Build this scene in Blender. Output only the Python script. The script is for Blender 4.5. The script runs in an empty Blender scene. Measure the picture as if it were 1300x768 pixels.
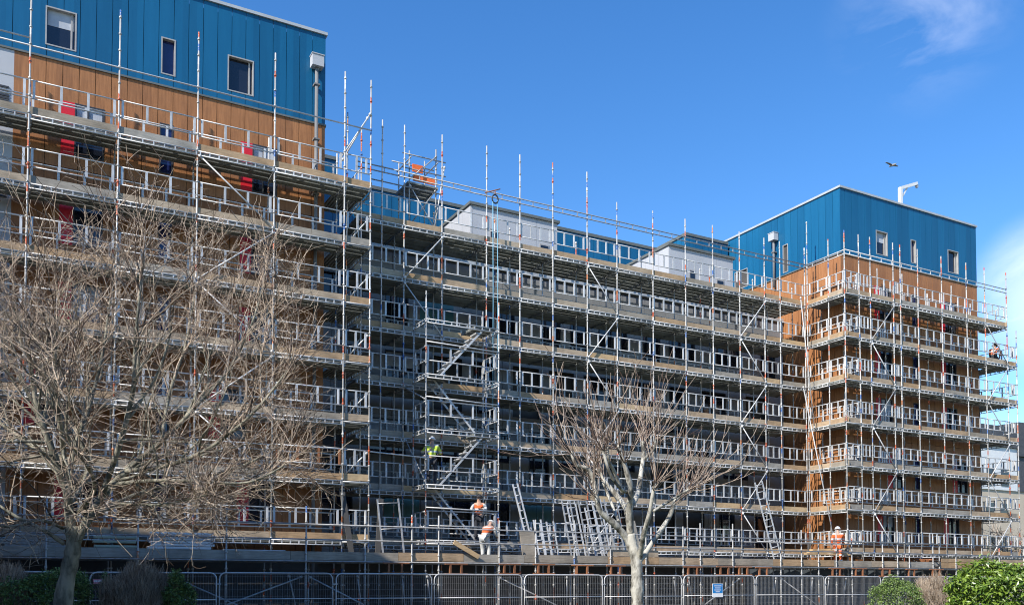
import bpy, bmesh, math, random
from mathutils import Vector, Matrix, Quaternion
random.seed(7)
sc = bpy.context.scene
COL = sc.collection
PI = math.pi
EYE = 1.65
F_PX, YAW, CY, PITCH = 1158.78, 0.499646, 697.54, 0.037783

# ------------------------------------------------------------------ camera
cd = bpy.data.cameras.new('camera'); cam = bpy.data.objects.new('camera', cd); COL.objects.link(cam)
cd.sensor_width = 36; cd.lens = 36*F_PX/1300; cd.shift_y = (CY-384)/1300
sc.cycles.filter_width = 1.05
cd.clip_start = .1; cd.clip_end = 6000
cam.location = (0, 0, EYE)
cam.rotation_euler = (PI/2+PITCH, 0, -YAW)
sc.camera = cam
_F = Vector((math.sin(YAW)*math.cos(PITCH), math.cos(YAW)*math.cos(PITCH), math.sin(PITCH)))
_R = Vector((math.cos(YAW), -math.sin(YAW), 0)); _U = _R.cross(_F)
def ray(px, py): return _F+_R*((px-650)/F_PX)+_U*((CY-py)/F_PX)
def at_d(px, py, d): return Vector((0, 0, EYE))+ray(px, py)*d
def at_y(px, py, Y):
    r = ray(px, py); return Vector((0, 0, EYE))+r*(Y/r.y)

# ------------------------------------------------------------------ materials
def rgb(h): 
    def s(c):
        c /= 255; return c/12.92 if c <= .04045 else ((c+.055)/1.055)**2.4
    return (s(h[0]), s(h[1]), s(h[2]), 1)
class NT:
    def __init__(s, name):
        s.m = bpy.data.materials.new(name); s.m.use_nodes = True
        s.t = s.m.node_tree; s.b = s.t.nodes['Principled BSDF']
    def n(s, t, **kw):
        x = s.t.nodes.new(t)
        for k, v in kw.items():
            if k.startswith('i_'):
                key = k[2:]; key = int(key) if key.isdigit() else key.replace('_', ' ')
                x.inputs[key].default_value = v
            else: setattr(x, k, v)
        return x
    def l(s, a, b): s.t.links.new(a, b)
    def coord(s, kind='Object', scale=(1, 1, 1)):
        c = s.n('ShaderNodeTexCoord'); mp = s.n('ShaderNodeMapping'); mp.inputs['Scale'].default_value = scale
        s.l(c.outputs[kind], mp.inputs['Vector']); return mp.outputs['Vector']
    def noise(s, vec, sc_, det=4, rough=.6):
        x = s.n('ShaderNodeTexNoise'); x.inputs['Scale'].default_value = sc_; x.inputs['Detail'].default_value = det
        x.inputs['Roughness'].default_value = rough; s.l(vec, x.inputs['Vector']); return x.outputs['Fac']
    def ramp(s, fac, stops, interp='LINEAR'):
        r = s.n('ShaderNodeValToRGB'); r.color_ramp.interpolation = interp
        e = r.color_ramp.elements
        while len(e) < len(stops): e.new(.5)
        for el, (p, c) in zip(e, stops): el.position = p; el.color = c if len(c) == 4 else (*c, 1)
        s.l(fac, r.inputs['Fac']); return r.outputs['Color']
    def mix(s, fac, a, b, mode='MIX'):
        x = s.n('ShaderNodeMix', data_type='RGBA', blend_type=mode)
        for sock, v in ((0, fac), (6, a), (7, b)):
            if hasattr(v, 'links'): s.l(v, x.inputs[sock])
            else: x.inputs[sock].default_value = v
        return x.outputs[2]
    def math(s, op, a, b=None):
        x = s.n('ShaderNodeMath', operation=op)
        for i, v in enumerate((a, b)):
            if v is None: continue
            if hasattr(v, 'links'): s.l(v, x.inputs[i])
            else: x.inputs[i].default_value = v
        return x.outputs[0]
    def rnd(s): return s.n('ShaderNodeObjectInfo').outputs['Random']
    def bump(s, h, st, dist=.02):
        x = s.n('ShaderNodeBump'); x.inputs['Strength'].default_value = st; x.inputs['Distance'].default_value = dist*1.5
        s.l(h, x.inputs['Height']); s.l(x.outputs['Normal'], s.b.inputs['Normal'])
    def fin(s, col, rough=.6, metal=0., spec=None):
        if hasattr(col, 'links'): s.l(col, s.b.inputs['Base Color'])
        else: s.b.inputs['Base Color'].default_value = col
        if hasattr(rough, 'links'): s.l(rough, s.b.inputs['Roughness'])
        else: s.b.inputs['Roughness'].default_value = rough
        s.b.inputs['Metallic'].default_value = metal
        if spec is not None: s.b.inputs['Specular IOR Level'].default_value = spec
        return s.m

M = {}
def two_tone(name, a, b, scale=3, rough=.6, metal=0., stretch=(1, 1, 1), var=.25, bump=0, kind='Object', lo=.3, hi=.7, spec=None, isl=0.):
    t = NT(name); v = t.coord(kind, stretch); f = t.noise(v, scale)
    if isl:
        gi = t.n('ShaderNodeNewGeometry'); f = t.math('ADD', t.math('MULTIPLY', f, 1-isl), t.math('MULTIPLY', gi.outputs['Random Per Island'], isl))
    c = t.ramp(f, [(lo, (*a, 1)), (hi, (*b, 1))])
    if var:
        k = t.math('MULTIPLY_ADD', t.rnd(), var); k.node.inputs[2].default_value = 1-var/2
        g = t.n('ShaderNodeCombineColor')
        for i in range(3): t.l(k, g.inputs[i])
        c = t.mix(1., c, g.outputs[0], 'MULTIPLY')
    if bump: t.bump(f, bump)
    M[name] = t.fin(c, rough, metal, spec); return M[name]

def pole_mat(name, base, amount):
    t = NT(name); c = t.n('ShaderNodeTexCoord'); sp = t.n('ShaderNodeSeparateXYZ'); t.l(c.outputs['Object'], sp.inputs[0])
    z = t.math('FLOOR', t.math('MULTIPLY', sp.outputs['Z'], 4.6))
    wn = t.n('ShaderNodeTexWhiteNoise', noise_dimensions='2D'); cv = t.n('ShaderNodeCombineXYZ')
    t.l(z, cv.inputs[0]); t.l(t.math('MULTIPLY', t.rnd(), 317.), cv.inputs[1]); t.l(cv.outputs[0], wn.inputs['Vector'])
    galv = t.ramp(t.noise(t.coord('Object', (1, 1, .25)), 9, 3), [(.3, (base*.6, base*.59, base*.57, 1)), (.72, (base*1.15, base*1.12, base*1.05, 1))])
    band = t.ramp(wn.outputs['Value'], [(0, (.50, .10, .035, 1)), (.45, (.55, .20, .08, 1)), (.6, (.05, .14, .38, 1)), (.82, (.7, .69, .66, 1))], 'CONSTANT')
    wn2 = t.n('ShaderNodeTexWhiteNoise', noise_dimensions='2D'); cv2 = t.n('ShaderNodeCombineXYZ')
    t.l(z, cv2.inputs[1]); t.l(t.math('MULTIPLY', t.rnd(), 91.), cv2.inputs[0]); t.l(cv2.outputs[0], wn2.inputs['Vector'])
    on = t.math('LESS_THAN', wn2.outputs['Value'], amount)
    wear = t.math('GREATER_THAN', t.noise(t.coord('Object', (1, 1, 1)), 30, 3), .42)
    M[name] = t.fin(t.mix(t.math('MULTIPLY', on, wear), galv, band), .5, .12)
pole_mat('pole_paint', .5, .2)
pole_mat('pole_plain', .46, .05)
two_tone('alu', (.42, .42, .415), (.68, .675, .66), 7, .5, .2, var=.3, isl=.25)
two_tone('galv_dull', (.24, .24, .24), (.46, .455, .44), 6, .5, .3, var=.25)
two_tone('deck_steel', (.15, .16, .15), (.32, .335, .315), 3, .6, .1, var=.35, isl=.3)
def board_mat(name, a, b, warm):
    t = NT(name); v = t.coord('Object', (1.2, 14, 14)); f = t.noise(v, 2.2, 6, .65)
    c = t.ramp(f, [(.25, (*a, 1)), (.75, (*b, 1))])
    st = t.ramp(t.noise(t.coord('Object', (.8, .8, .8)), 1.6, 3), [(.4, (.62, .62, .62, 1)), (.62, (1, 1, 1, 1))])
    c = t.mix(.8, c, st, 'MULTIPLY')
    c2 = t.mix(t.rnd(), (*warm, 1), (1, 1, 1, 1)); c = t.mix(1., c, c2, 'MULTIPLY')
    t.bump(f, .3, .01); M[name] = t.fin(c, .85)
board_mat('board', (.32, .255, .175), (.60, .48, .345), (.97, .76, .54))
board_mat('board_grey', (.26, .24, .205), (.47, .435, .375), (.9, .8, .68))
board_mat('board_new', (.5, .36, .2), (.66, .5, .3), (1, .9, .8))
def blue_mat():
    t = NT('blue_metal'); f = t.noise(t.coord('Object', (2.5, 2.5, .22)), 1.3, 5, .65)
    c = t.ramp(f, [(.3, (.005, .094, .205, 1)), (.7, (.008, .114, .24, 1))])
    # faint vertical tonal change from sheet to sheet
    w = t.n('ShaderNodeTexWhiteNoise', noise_dimensions='3D')
    sn = t.n('ShaderNodeVectorMath', operation='SNAP'); sn.inputs[1].default_value = (.45, .45, 50)
    cc = t.n('ShaderNodeTexCoord'); t.l(cc.outputs['Object'], sn.inputs[0]); t.l(sn.outputs[0], w.inputs['Vector'])
    k = t.ramp(w.outputs['Value'], [(0, (.84, .85, .86, 1)), (1, (1.12, 1.12, 1.1, 1))])
    c = t.mix(1., c, k, 'MULTIPLY')
    M['blue_metal'] = t.fin(c, .38, .0, .4)
blue_mat()
def timber_mat():
    t = NT('timber_panel'); f = t.noise(t.coord('Object', (9, 9, .7)), 2, 6, .6)
    c = t.ramp(f, [(.25, (.25, .108, .042, 1)), (.78, (.44, .198, .082, 1))])
    w = t.n('ShaderNodeTexWhiteNoise', noise_dimensions='3D')
    sn = t.n('ShaderNodeVectorMath', operation='SNAP'); sn.inputs[1].default_value = (.45, .45, 2.76)
    cc = t.n('ShaderNodeTexCoord'); t.l(cc.outputs['Object'], sn.inputs[0]); t.l(sn.outputs[0], w.inputs['Vector'])
    k = t.ramp(w.outputs['Value'], [(0, (.86, .84, .84, 1)), (1, (1.1, 1.08, 1.05, 1))])
    c = t.mix(1., c, k, 'MULTIPLY'); M['timber_panel'] = t.fin(c, .55, 0, .3)
timber_mat()
two_tone('red_panel', (.60, .012, .025), (.68, .018, .035), 2, .45, var=.15)
two_tone('teal_panel', (.05, .16, .19), (.09, .24, .27), 1.5, .3, var=.3)
two_tone('grey_panel', (.20, .205, .215), (.28, .285, .295), .8, .7, var=.0)
two_tone('box_grey', (.40, .41, .43), (.46, .47, .49), .7, .65, var=.0)
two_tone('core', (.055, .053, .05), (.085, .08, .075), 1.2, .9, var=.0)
two_tone('dark_frame', (.03, .032, .036), (.05, .052, .058), 4, .45, var=.0)
two_tone('light_frame', (.30, .295, .285), (.38, .37, .36), 4, .5, var=.1)
two_tone('coping', (.40, .41, .40), (.52, .53, .52), 2, .45, .2, var=.05)
two_tone('coping_dark', (.10, .11, .10), (.15, .16, .15), 2, .5, var=.05)
two_tone('roofing', (.14, .14, .14), (.22, .22, .22), .6, .9, var=0)
two_tone('blind', (.42, .45, .5), (.52, .55, .6), 3, .7, var=.3)
two_tone('rust', (.20, .075, .03), (.34, .14, .06), 9, .75, var=.35)
two_tone('white_paint', (.72, .72, .70), (.8, .8, .78), 4, .5, var=.1)
two_tone('orange_sheet', (.75, .12, .02), (.85, .18, .04), 3, .7, var=.1)
two_tone('sheet_dark', (.045, .055, .065), (.075, .09, .10), 1.2, .85, var=.1)
two_tone('bright_steel', (.66, .68, .70), (.80, .81, .82), 5, .4, .1, var=.25)
two_tone('pale_green', (.36, .42, .33), (.46, .52, .42), 2, .6, var=.15)
two_tone('sign_blue', (.01, .19, .50), (.015, .23, .56), 4, .4, var=0)
two_tone('sign_red', (.62, .2, .25), (.7, .26, .3), 4, .5, var=0)
two_tone('rope_blue', (.12, .30, .42), (.2, .42, .55), 30, .8, var=.2)
two_tone('black_plastic', (.02, .02, .02), (.035, .035, .035), 8, .5, var=0)
two_tone('bark', (.10, .095, .07), (.30, .28, .215), 5, .9, stretch=(1, 1, .4), var=0, bump=1., lo=.42, hi=.6)
two_tone('bark_pale', (.105, .095, .075), (.47, .445, .38), 5, .9, stretch=(1, 1, .45), var=0, bump=1., lo=.4, hi=.58)
two_tone('twig', (.085, .056, .04), (.53, .42, .315), 1.6, .85, var=0, isl=.65)
two_tone('twig_red', (.11, .065, .046), (.44, .35, .275), 1.8, .85, var=0, isl=.6)
two_tone('laurel', (.055, .11, .012), (.19, .275, .035), 5, .35, var=0, spec=.5, isl=.6)
two_tone('dark_leaf', (.05, .09, .022), (.21, .30, .08), 2.5, .45, var=0, isl=.6)
two_tone('dry_leaf', (.2, .14, .095), (.58, .47, .35), 4, .9, var=0, isl=.7)
two_tone('brick', (.30, .17, .11), (.40, .24, .16), 3, .9, var=0)
two_tone('beige_wall', (.50, .42, .31), (.60, .51, .39), .5, .9, var=0)
two_tone('bounce_paving', (.13, .125, .115), (.20, .19, .175), .8, .9, var=0)
two_tone('slate', (.055, .058, .065), (.09, .092, .10), 2, .7, var=0)
two_tone('skin', (.45, .26, .18), (.52, .31, .22), 12, .6, var=.2)
two_tone('dark_cloth', (.018, .02, .028), (.035, .037, .045), 9, .9, var=.2)
two_tone('pale_cloth', (.42, .42, .40), (.6, .6, .57), 5, .9, var=.1)
two_tone('helmet_white', (.75, .75, .74), (.8, .8, .8), 5, .35, var=0)
two_tone('gull_white', (.22, .21, .2), (.36, .35, .34), 8, .8, var=0)
two_tone('gull_grey', (.16, .16, .17), (.24, .24, .25), 8, .8, var=0)
two_tone('brown_canvas', (.2, .09, .04), (.3, .15, .07), 5, .9, var=0)
def hivis(name, col):
    t = NT(name); c = t.n('ShaderNodeTexCoord'); sp = t.n('ShaderNodeSeparateXYZ'); t.l(c.outputs['Object'], sp.inputs[0])
    z = t.math('FRACT', t.math('MULTIPLY', sp.outputs['Z'], 4.2))
    on = t.math('LESS_THAN', z, .26)
    f = t.noise(t.coord('Object'), 7, 3)
    base = t.mix(f, (*[x*.75 for x in col], 1), (*col, 1))
    M[name] = t.fin(t.mix(on, base, (.55, .56, .56, 1)), .8)
hivis('hivis_orange', (.72, .13, .025)); hivis('hivis_yellow', (.62, .78, .08))
def glass_mat(name, col, rough=.06):
    t = NT(name); f = t.noise(t.coord('Object'), .8, 2)
    M[name] = t.fin(t.mix(f, (*col, 1), (*[x*1.6 for x in col], 1)), rough, 0, .7)
glass_mat('glass', (.010, .013, .022)); glass_mat('glass_blue', (.012, .018, .075))
def ground_mat():
    t = NT('grass_ground'); v = t.coord('Object'); f = t.noise(v, .35, 5); g = t.noise(v, 14, 4)
    c = t.mix(g, (.035, .055, .014, 1), (.075, .10, .03, 1)); c = t.mix(t.ramp(f, [(.45, (0, 0, 0, 1)), (.65, (1, 1, 1, 1))]), c, (.16, .13, .09, 1))
    t.bump(g, .6, .05); M['grass_ground'] = t.fin(c, .95)
ground_mat()

# ------------------------------------------------------------------ mesh builder
class MB:
    def __init__(s): s.v = []; s.f = []; s.mi = []; s.mats = []; s.cur = 0; s.smooth = []; s.sm = False
    def mat(s, name):
        if name not in s.mats: s.mats.append(name)
        s.cur = s.mats.index(name); return s
    def face(s, idx): s.f.append(idx); s.mi.append(s.cur); s.smooth.append(s.sm)
    def box(s, x0, x1, y0, y1, z0, z1, fn=None):
        b = len(s.v)
        for p in ((x0, y0, z0), (x1, y0, z0), (x1, y1, z0), (x0, y1, z0), (x0, y0, z1), (x1, y0, z1), (x1, y1, z1), (x0, y1, z1)):
            s.v.append(fn(*p) if fn else p)
        for q in ((0, 3, 2, 1), (4, 5, 6, 7), (0, 1, 5, 4), (1, 2, 6, 5), (2, 3, 7, 6), (3, 0, 4, 7)): s.face([b+i for i in q])
        return s
    def bar(s, a, b, w, h, up=(0, 0, 1)):
        a = Vector(a); b = Vector(b); d = (b-a).normalized(); u = Vector(up)
        if abs(d.dot(u)) > .98: u = Vector((1, 0, 0))
        r = d.cross(u).normalized()*(w/2); t = r.cross(d).normalized()*(h/2); n = len(s.v)
        for c in (a, b):
            for e in (-r-t, r-t, r+t, -r+t): s.v.append(tuple(c+e))
        for q in ((3, 2, 1, 0), (4, 5, 6, 7), (0, 1, 5, 4), (1, 2, 6, 5), (2, 3, 7, 6), (3, 0, 4, 7)): s.face([n+i for i in q])
        return s
    def tube(s, pts, r, sides=6, cap=True):
        pts = [Vector(p) for p in pts]; n = len(pts)
        rr = r if isinstance(r, (list, tuple)) else [r]*n
        d = (pts[1]-pts[0]).normalized(); u = d.orthogonal().normalized(); base = len(s.v)
        for i, p in enumerate(pts):
            if 0 < i < n-1: nd = (pts[i+1]-pts[i-1])
            elif i == 0: nd = pts[1]-pts[0]
            else: nd = pts[i]-pts[i-1]
            nd = nd.normalized() if nd.length > 1e-9 else d
            u = (u-nd*u.dot(nd)); u = u.normalized() if u.length > 1e-6 else nd.orthogonal().normalized()
            w = nd.cross(u); d = nd
            for k in range(sides):
                a = 2*PI*k/sides; s.v.append(tuple(p+(u*math.cos(a)+w*math.sin(a))*rr[i]))
        old = s.sm; s.sm = True
        for i in range(n-1):
            for k in range(sides):
                a = base+i*sides+k; b = base+i*sides+(k+1) % sides
                s.face([a, b, b+sides, a+sides])
        s.sm = old
        if cap:
            s.face([base+k for k in range(sides)][::-1]); s.face([base+(n-1)*sides+k for k in range(sides)])
        return s
    def prism(s, poly, z0, z1):
        b = len(s.v); n = len(poly)
        for z in (z0, z1):
            for x, y in poly: s.v.append((x, y, z))
        for i in range(n): s.face([b+i, b+(i+1) % n, b+n+(i+1) % n, b+n+i])
        s.face([b+i for i in range(n)][::-1]); s.face([b+n+i for i in range(n)]); return s
    def ball(s, c, rx, ry, rz, seg=12, rings=7, z0=-1., z1=1.):
        b = len(s.v); c = Vector(c); old = s.sm; s.sm = True
        for i in range(rings+1):
            zz = z0+(z1-z0)*i/rings; zz = math.sin((math.asin(max(-1, z0))+(math.asin(min(1, z1))-math.asin(max(-1, z0)))*i/rings)); q = math.sqrt(max(0, 1-zz*zz))
            for k in range(seg):
                a = 2*PI*k/seg; s.v.append((c.x+rx*q*math.cos(a), c.y+ry*q*math.sin(a), c.z+rz*zz))
        for i in range(rings):
            for k in range(seg):
                a = b+i*seg+k; e = b+i*seg+(k+1) % seg; s.face([a, e, e+seg, a+seg])
        s.face([b+k for k in range(seg)][::-1]); s.face([b+rings*seg+k for k in range(seg)]); s.sm = old
        return s
    def mesh(s, name, mat=None, recalc=True):
        me = bpy.data.meshes.new(name); me.from_pydata(s.v, [], s.f)
        if not s.mats: s.mats = [mat]
        for m in s.mats: me.materials.append(M[m])
        if len(s.mats) > 1: me.polygons.foreach_set('material_index', s.mi)
        me.polygons.foreach_set('use_smooth', s.smooth)
        if recalc:
            bm = bmesh.new(); bm.from_mesh(me); bmesh.ops.recalc_face_normals(bm, faces=bm.faces); bm.to_mesh(me); bm.free()
        me.update(); return me

def empty(name, label, cat, loc=(0, 0, 0), group=None, rz=0):
    o = bpy.data.objects.new(name, None); COL.objects.link(o); o.location = loc; o.rotation_euler.z = rz
    o.empty_display_size = .3
    o['label'] = label; o['category'] = cat
    if group: o['group'] = group
    return o
def link(name, me, parent=None, loc=(0, 0, 0), rz=0, label=None):
    o = bpy.data.objects.new(name, me); COL.objects.link(o); o.location = loc; o.rotation_euler.z = rz
    if parent: o.parent = parent
    if label: o['label'] = label
    return o
def tag(o, label, cat, group=None):
    o['label'] = label; o['category'] = cat
    if group: o['group'] = group
    return o
def shift(mb, d):
    d = Vector(d); mb.v = [tuple(Vector(v)-d) for v in mb.v]; return mb

# ------------------------------------------------------------------ light, world
AZ, EL = math.radians(68), math.radians(38)
S = Vector((-math.sin(AZ)*math.cos(EL), -math.cos(AZ)*math.cos(EL), math.sin(EL)))
sd = bpy.data.lights.new('sun', 'SUN'); sd.energy = 5.0; sd.angle = math.radians(.5); sd.color = (1, .95, .87)
so = bpy.data.objects.new('sun', sd); COL.objects.link(so); so.rotation_euler = (-S).to_track_quat('-Z', 'Y').to_euler()
so.location = (-40, -30, 60)
w = bpy.data.worlds.new('World'); sc.world = w; w.use_nodes = True
wt = w.node_tree; bg = wt.nodes['Background']
sky = wt.nodes.new('ShaderNodeTexSky'); sky.sky_type = 'NISHITA'; sky.sun_disc = False
sky.sun_elevation = EL; sky.sun_rotation = math.atan2(S.x, S.y); sky.air_density = 1.0; sky.dust_density = .1; sky.ozone_density = 2.6
tc = wt.nodes.new('ShaderNodeTexCoord')
def wnode(t, **k):
    x = wt.nodes.new(t)
    for a, b in k.items(): setattr(x, a, b)
    return x
hsv = wnode('ShaderNodeHueSaturation'); hsv.inputs['Saturation'].default_value = 1.3; hsv.inputs['Value'].default_value = 1.1
hsv.inputs['Hue'].default_value = .506
wt.links.new(sky.outputs[0], hsv.inputs['Color'])
# clouds: soft wisps, kept to two directions of the sky
mp = wnode('ShaderNodeMapping'); mp.inputs['Scale'].default_value = (5., 5., 9.); mp.inputs['Location'].default_value = (1.3, .4, 2.2)
wt.links.new(tc.outputs['Generated'], mp.inputs['Vector'])
nz = wnode('ShaderNodeTexNoise'); nz.inputs['Scale'].default_value = 1.6; nz.inputs['Detail'].default_value = 7; nz.inputs['Roughness'].default_value = .58
nz.inputs['Distortion'].default_value = .5
wt.links.new(mp.outputs[0], nz.inputs['Vector'])
rp = wnode('ShaderNodeValToRGB'); rp.color_ramp.elements[0].position = .42; rp.color_ramp.elements[1].position = .72
wt.links.new(nz.outputs['Fac'], rp.inputs['Fac'])
def patch(px, py, rin, rout):
    d = ray(px, py).normalized()
    dist = wnode('ShaderNodeVectorMath', operation='DISTANCE'); dist.inputs[1].default_value = d
    nrm = wnode('ShaderNodeVectorMath', operation='NORMALIZE'); wt.links.new(tc.outputs['Generated'], nrm.inputs[0]); wt.links.new(nrm.outputs[0], dist.inputs[0])
    mr = wnode('ShaderNodeMapRange', interpolation_type='SMOOTHSTEP'); mr.inputs['From Min'].default_value = rin; mr.inputs['From Max'].default_value = rout
    mr.inputs['To Min'].default_value = 1; mr.inputs['To Max'].default_value = 0
    wt.links.new(dist.outputs['Value'], mr.inputs['Value']); return mr.outputs[0]
p1 = patch(1175, 12, .01, .095); p2 = patch(1345, 375, .02, .088)
def wm(op, a, b):
    x = wnode('ShaderNodeMath', operation=op); x.use_clamp = True
    for i, v in enumerate((a, b)):
        if hasattr(v, 'links'): wt.links.new(v, x.inputs[i])
        else: x.inputs[i].default_value = v
    return x.outputs[0]
m1 = wm('MULTIPLY', wm('MULTIPLY', p1, rp.outputs['Color']), .29)
m2 = wm('MULTIPLY', p2, wm('MULTIPLY_ADD' if False else 'ADD', wm('MULTIPLY', rp.outputs['Color'], .7), .42))
cl = wm('ADD', m1, m2)
mx = wnode('ShaderNodeMix', data_type='RGBA'); wt.links.new(cl, mx.inputs[0]); wt.links.new(hsv.outputs[0], mx.inputs[6]); mx.inputs[7].default_value = (7.2, 7.4, 8.0, 1)
wt.links.new(mx.outputs[2], bg.inputs['Color']); bg.inputs['Strength'].default_value = .15
vs = sc.view_settings; vs.view_transform = 'Standard'; vs.look = 'None'; vs.exposure = .5; vs.gamma = 1; vs.use_curve_mapping = False

# ------------------------------------------------------------------ ground
g = MB(); g.v = [(-900, -900, 0), (900, -900, 0), (900, 900, 0), (-900, 900, 0)]; g.face([0, 1, 2, 3])
o = link('ground', g.mesh('ground', 'grass_ground')); o['kind'] = 'structure'

g = MB(); g.v = [(-40, 24.5, .004), (75, 24.5, .004), (75, 60, .004), (-40, 60, .004)]; g.face([0, 1, 2, 3])  # unseen slab, added so sunlight bounces up under the decks
o = link('bounce_paving', g.mesh('bounce_paving', 'bounce_paving')); o['kind'] = 'structure'
# ------------------------------------------------------------------ buildings
def clad(mb, fn, u0, u1, z0, z1, pitch, holes=(), gap=.016, th=.03, d0=0., u_ref=None, zsplit=()):
    """cladding sheets as thin boxes with open joints; fn maps (u, depth outward, z)"""
    ref = u1 if u_ref is None else u_ref
    js = set()
    k = math.floor((u0-ref)/pitch)
    while ref+k*pitch < u1:
        x = ref+k*pitch
        if x > u0+.03: js.add(round(x, 4))
        k += 1
    edges = sorted(js | {u0, u1} | {h[i] for h in holes for i in (0, 1) if u0 < h[i] < u1})
    zj = [z0, *sorted(z for z in zsplit if z0 < z < z1), z1]
    for a, b in zip(edges, edges[1:]):
        if b-a < .012: continue
        ga = gap/2 if a in js else 0; gb = gap/2 if b in js else 0
        m = (a+b)/2
        for za, zb in zip(zj, zj[1:]):
            segs = [(za, zb)]
            for h in holes:
                if h[0] < m < h[1]:
                    ns = []
                    for p, q in segs:
                        if h[3] <= p or h[2] >= q: ns.append((p, q)); continue
                        if h[2] > p: ns.append((p, h[2]))
                        if h[3] < q: ns.append((h[3], q))
                    segs = ns
            for p, q in segs:
                if q-p > .02:
                    mb.box(a+ga, b-gb, d0, d0+th, p+(gap/2 if p in zsplit else 0), q-(gap/2 if q in zsplit else 0), fn)
def window(parent, fn, u0, u1, z0, z1, frame='light_frame', pane='glass', depth=.15, fw=.04, blind=0., mull=None, base=(0, 0, 0)):
    f = MB()
    for (a, b, c, d) in ((u0, u0+fw, z0, z1), (u1-fw, u1, z0, z1), (u0+fw, u1-fw, z0, z0+fw), (u0+fw, u1-fw, z1-fw, z1)):
        f.box(a, b, -depth, .012, c, d, fn)
    if mull is not None:
        x = u0+(u1-u0)*mull; f.box(x-.025, x+.025, -depth+.03, -depth+.075, z0+fw, z1-fw, fn)
    fo = link('window', shift(f, base).mesh('window', frame), parent)
    p = MB(); p.box(u0+fw, u1-fw, -depth, -depth+.02, z0+fw, z1-fw, fn)
    link('pane', shift(p, base).mesh('pane', pane), fo)
    if blind:
        q = MB(); q.box(u0+fw+.02, u1-fw-.02, -depth+.022, -depth+.03, z1-fw-(z1-z0)*blind, z1-fw, fn)
        link('blind', shift(q, base).mesh('blind', 'blind'), fo)
    return fo
def front(Y): return lambda u, d, z: (u, Y-d, z)
def faceL(X): return lambda u, d, z: (X-d, u, z)      # faces -X, u runs along Y
def faceR(X): return lambda u, d, z: (X+d, u, z)
TOP, DIV = 20.75, 17.47
PITCH_CL = .452
def hopper(parent, fn, u, ztop, zbot, base, w=.2):
    h = MB(); h.box(u-w, u+w, .03, .34, ztop-.38, ztop, fn); 
    q = h.box(u-w-.02, u+w+.02, .03, .36, ztop, ztop+.03, fn)
    ho = link('rain_hopper', shift(h, base).mesh('rain_hopper', 'box_grey'), parent)
    d = MB(); d.tube([fn(u, .16, ztop-.38), fn(u, .16, zbot)], .06, 10)
    z = ztop-1.0
    while z > zbot: d.box(u-.1, u+.1, .03, .24, z, z+.05, fn); z -= 1.9
    link('downpipe', shift(d, base).mesh('downpipe', 'roofing'), parent)

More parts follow.
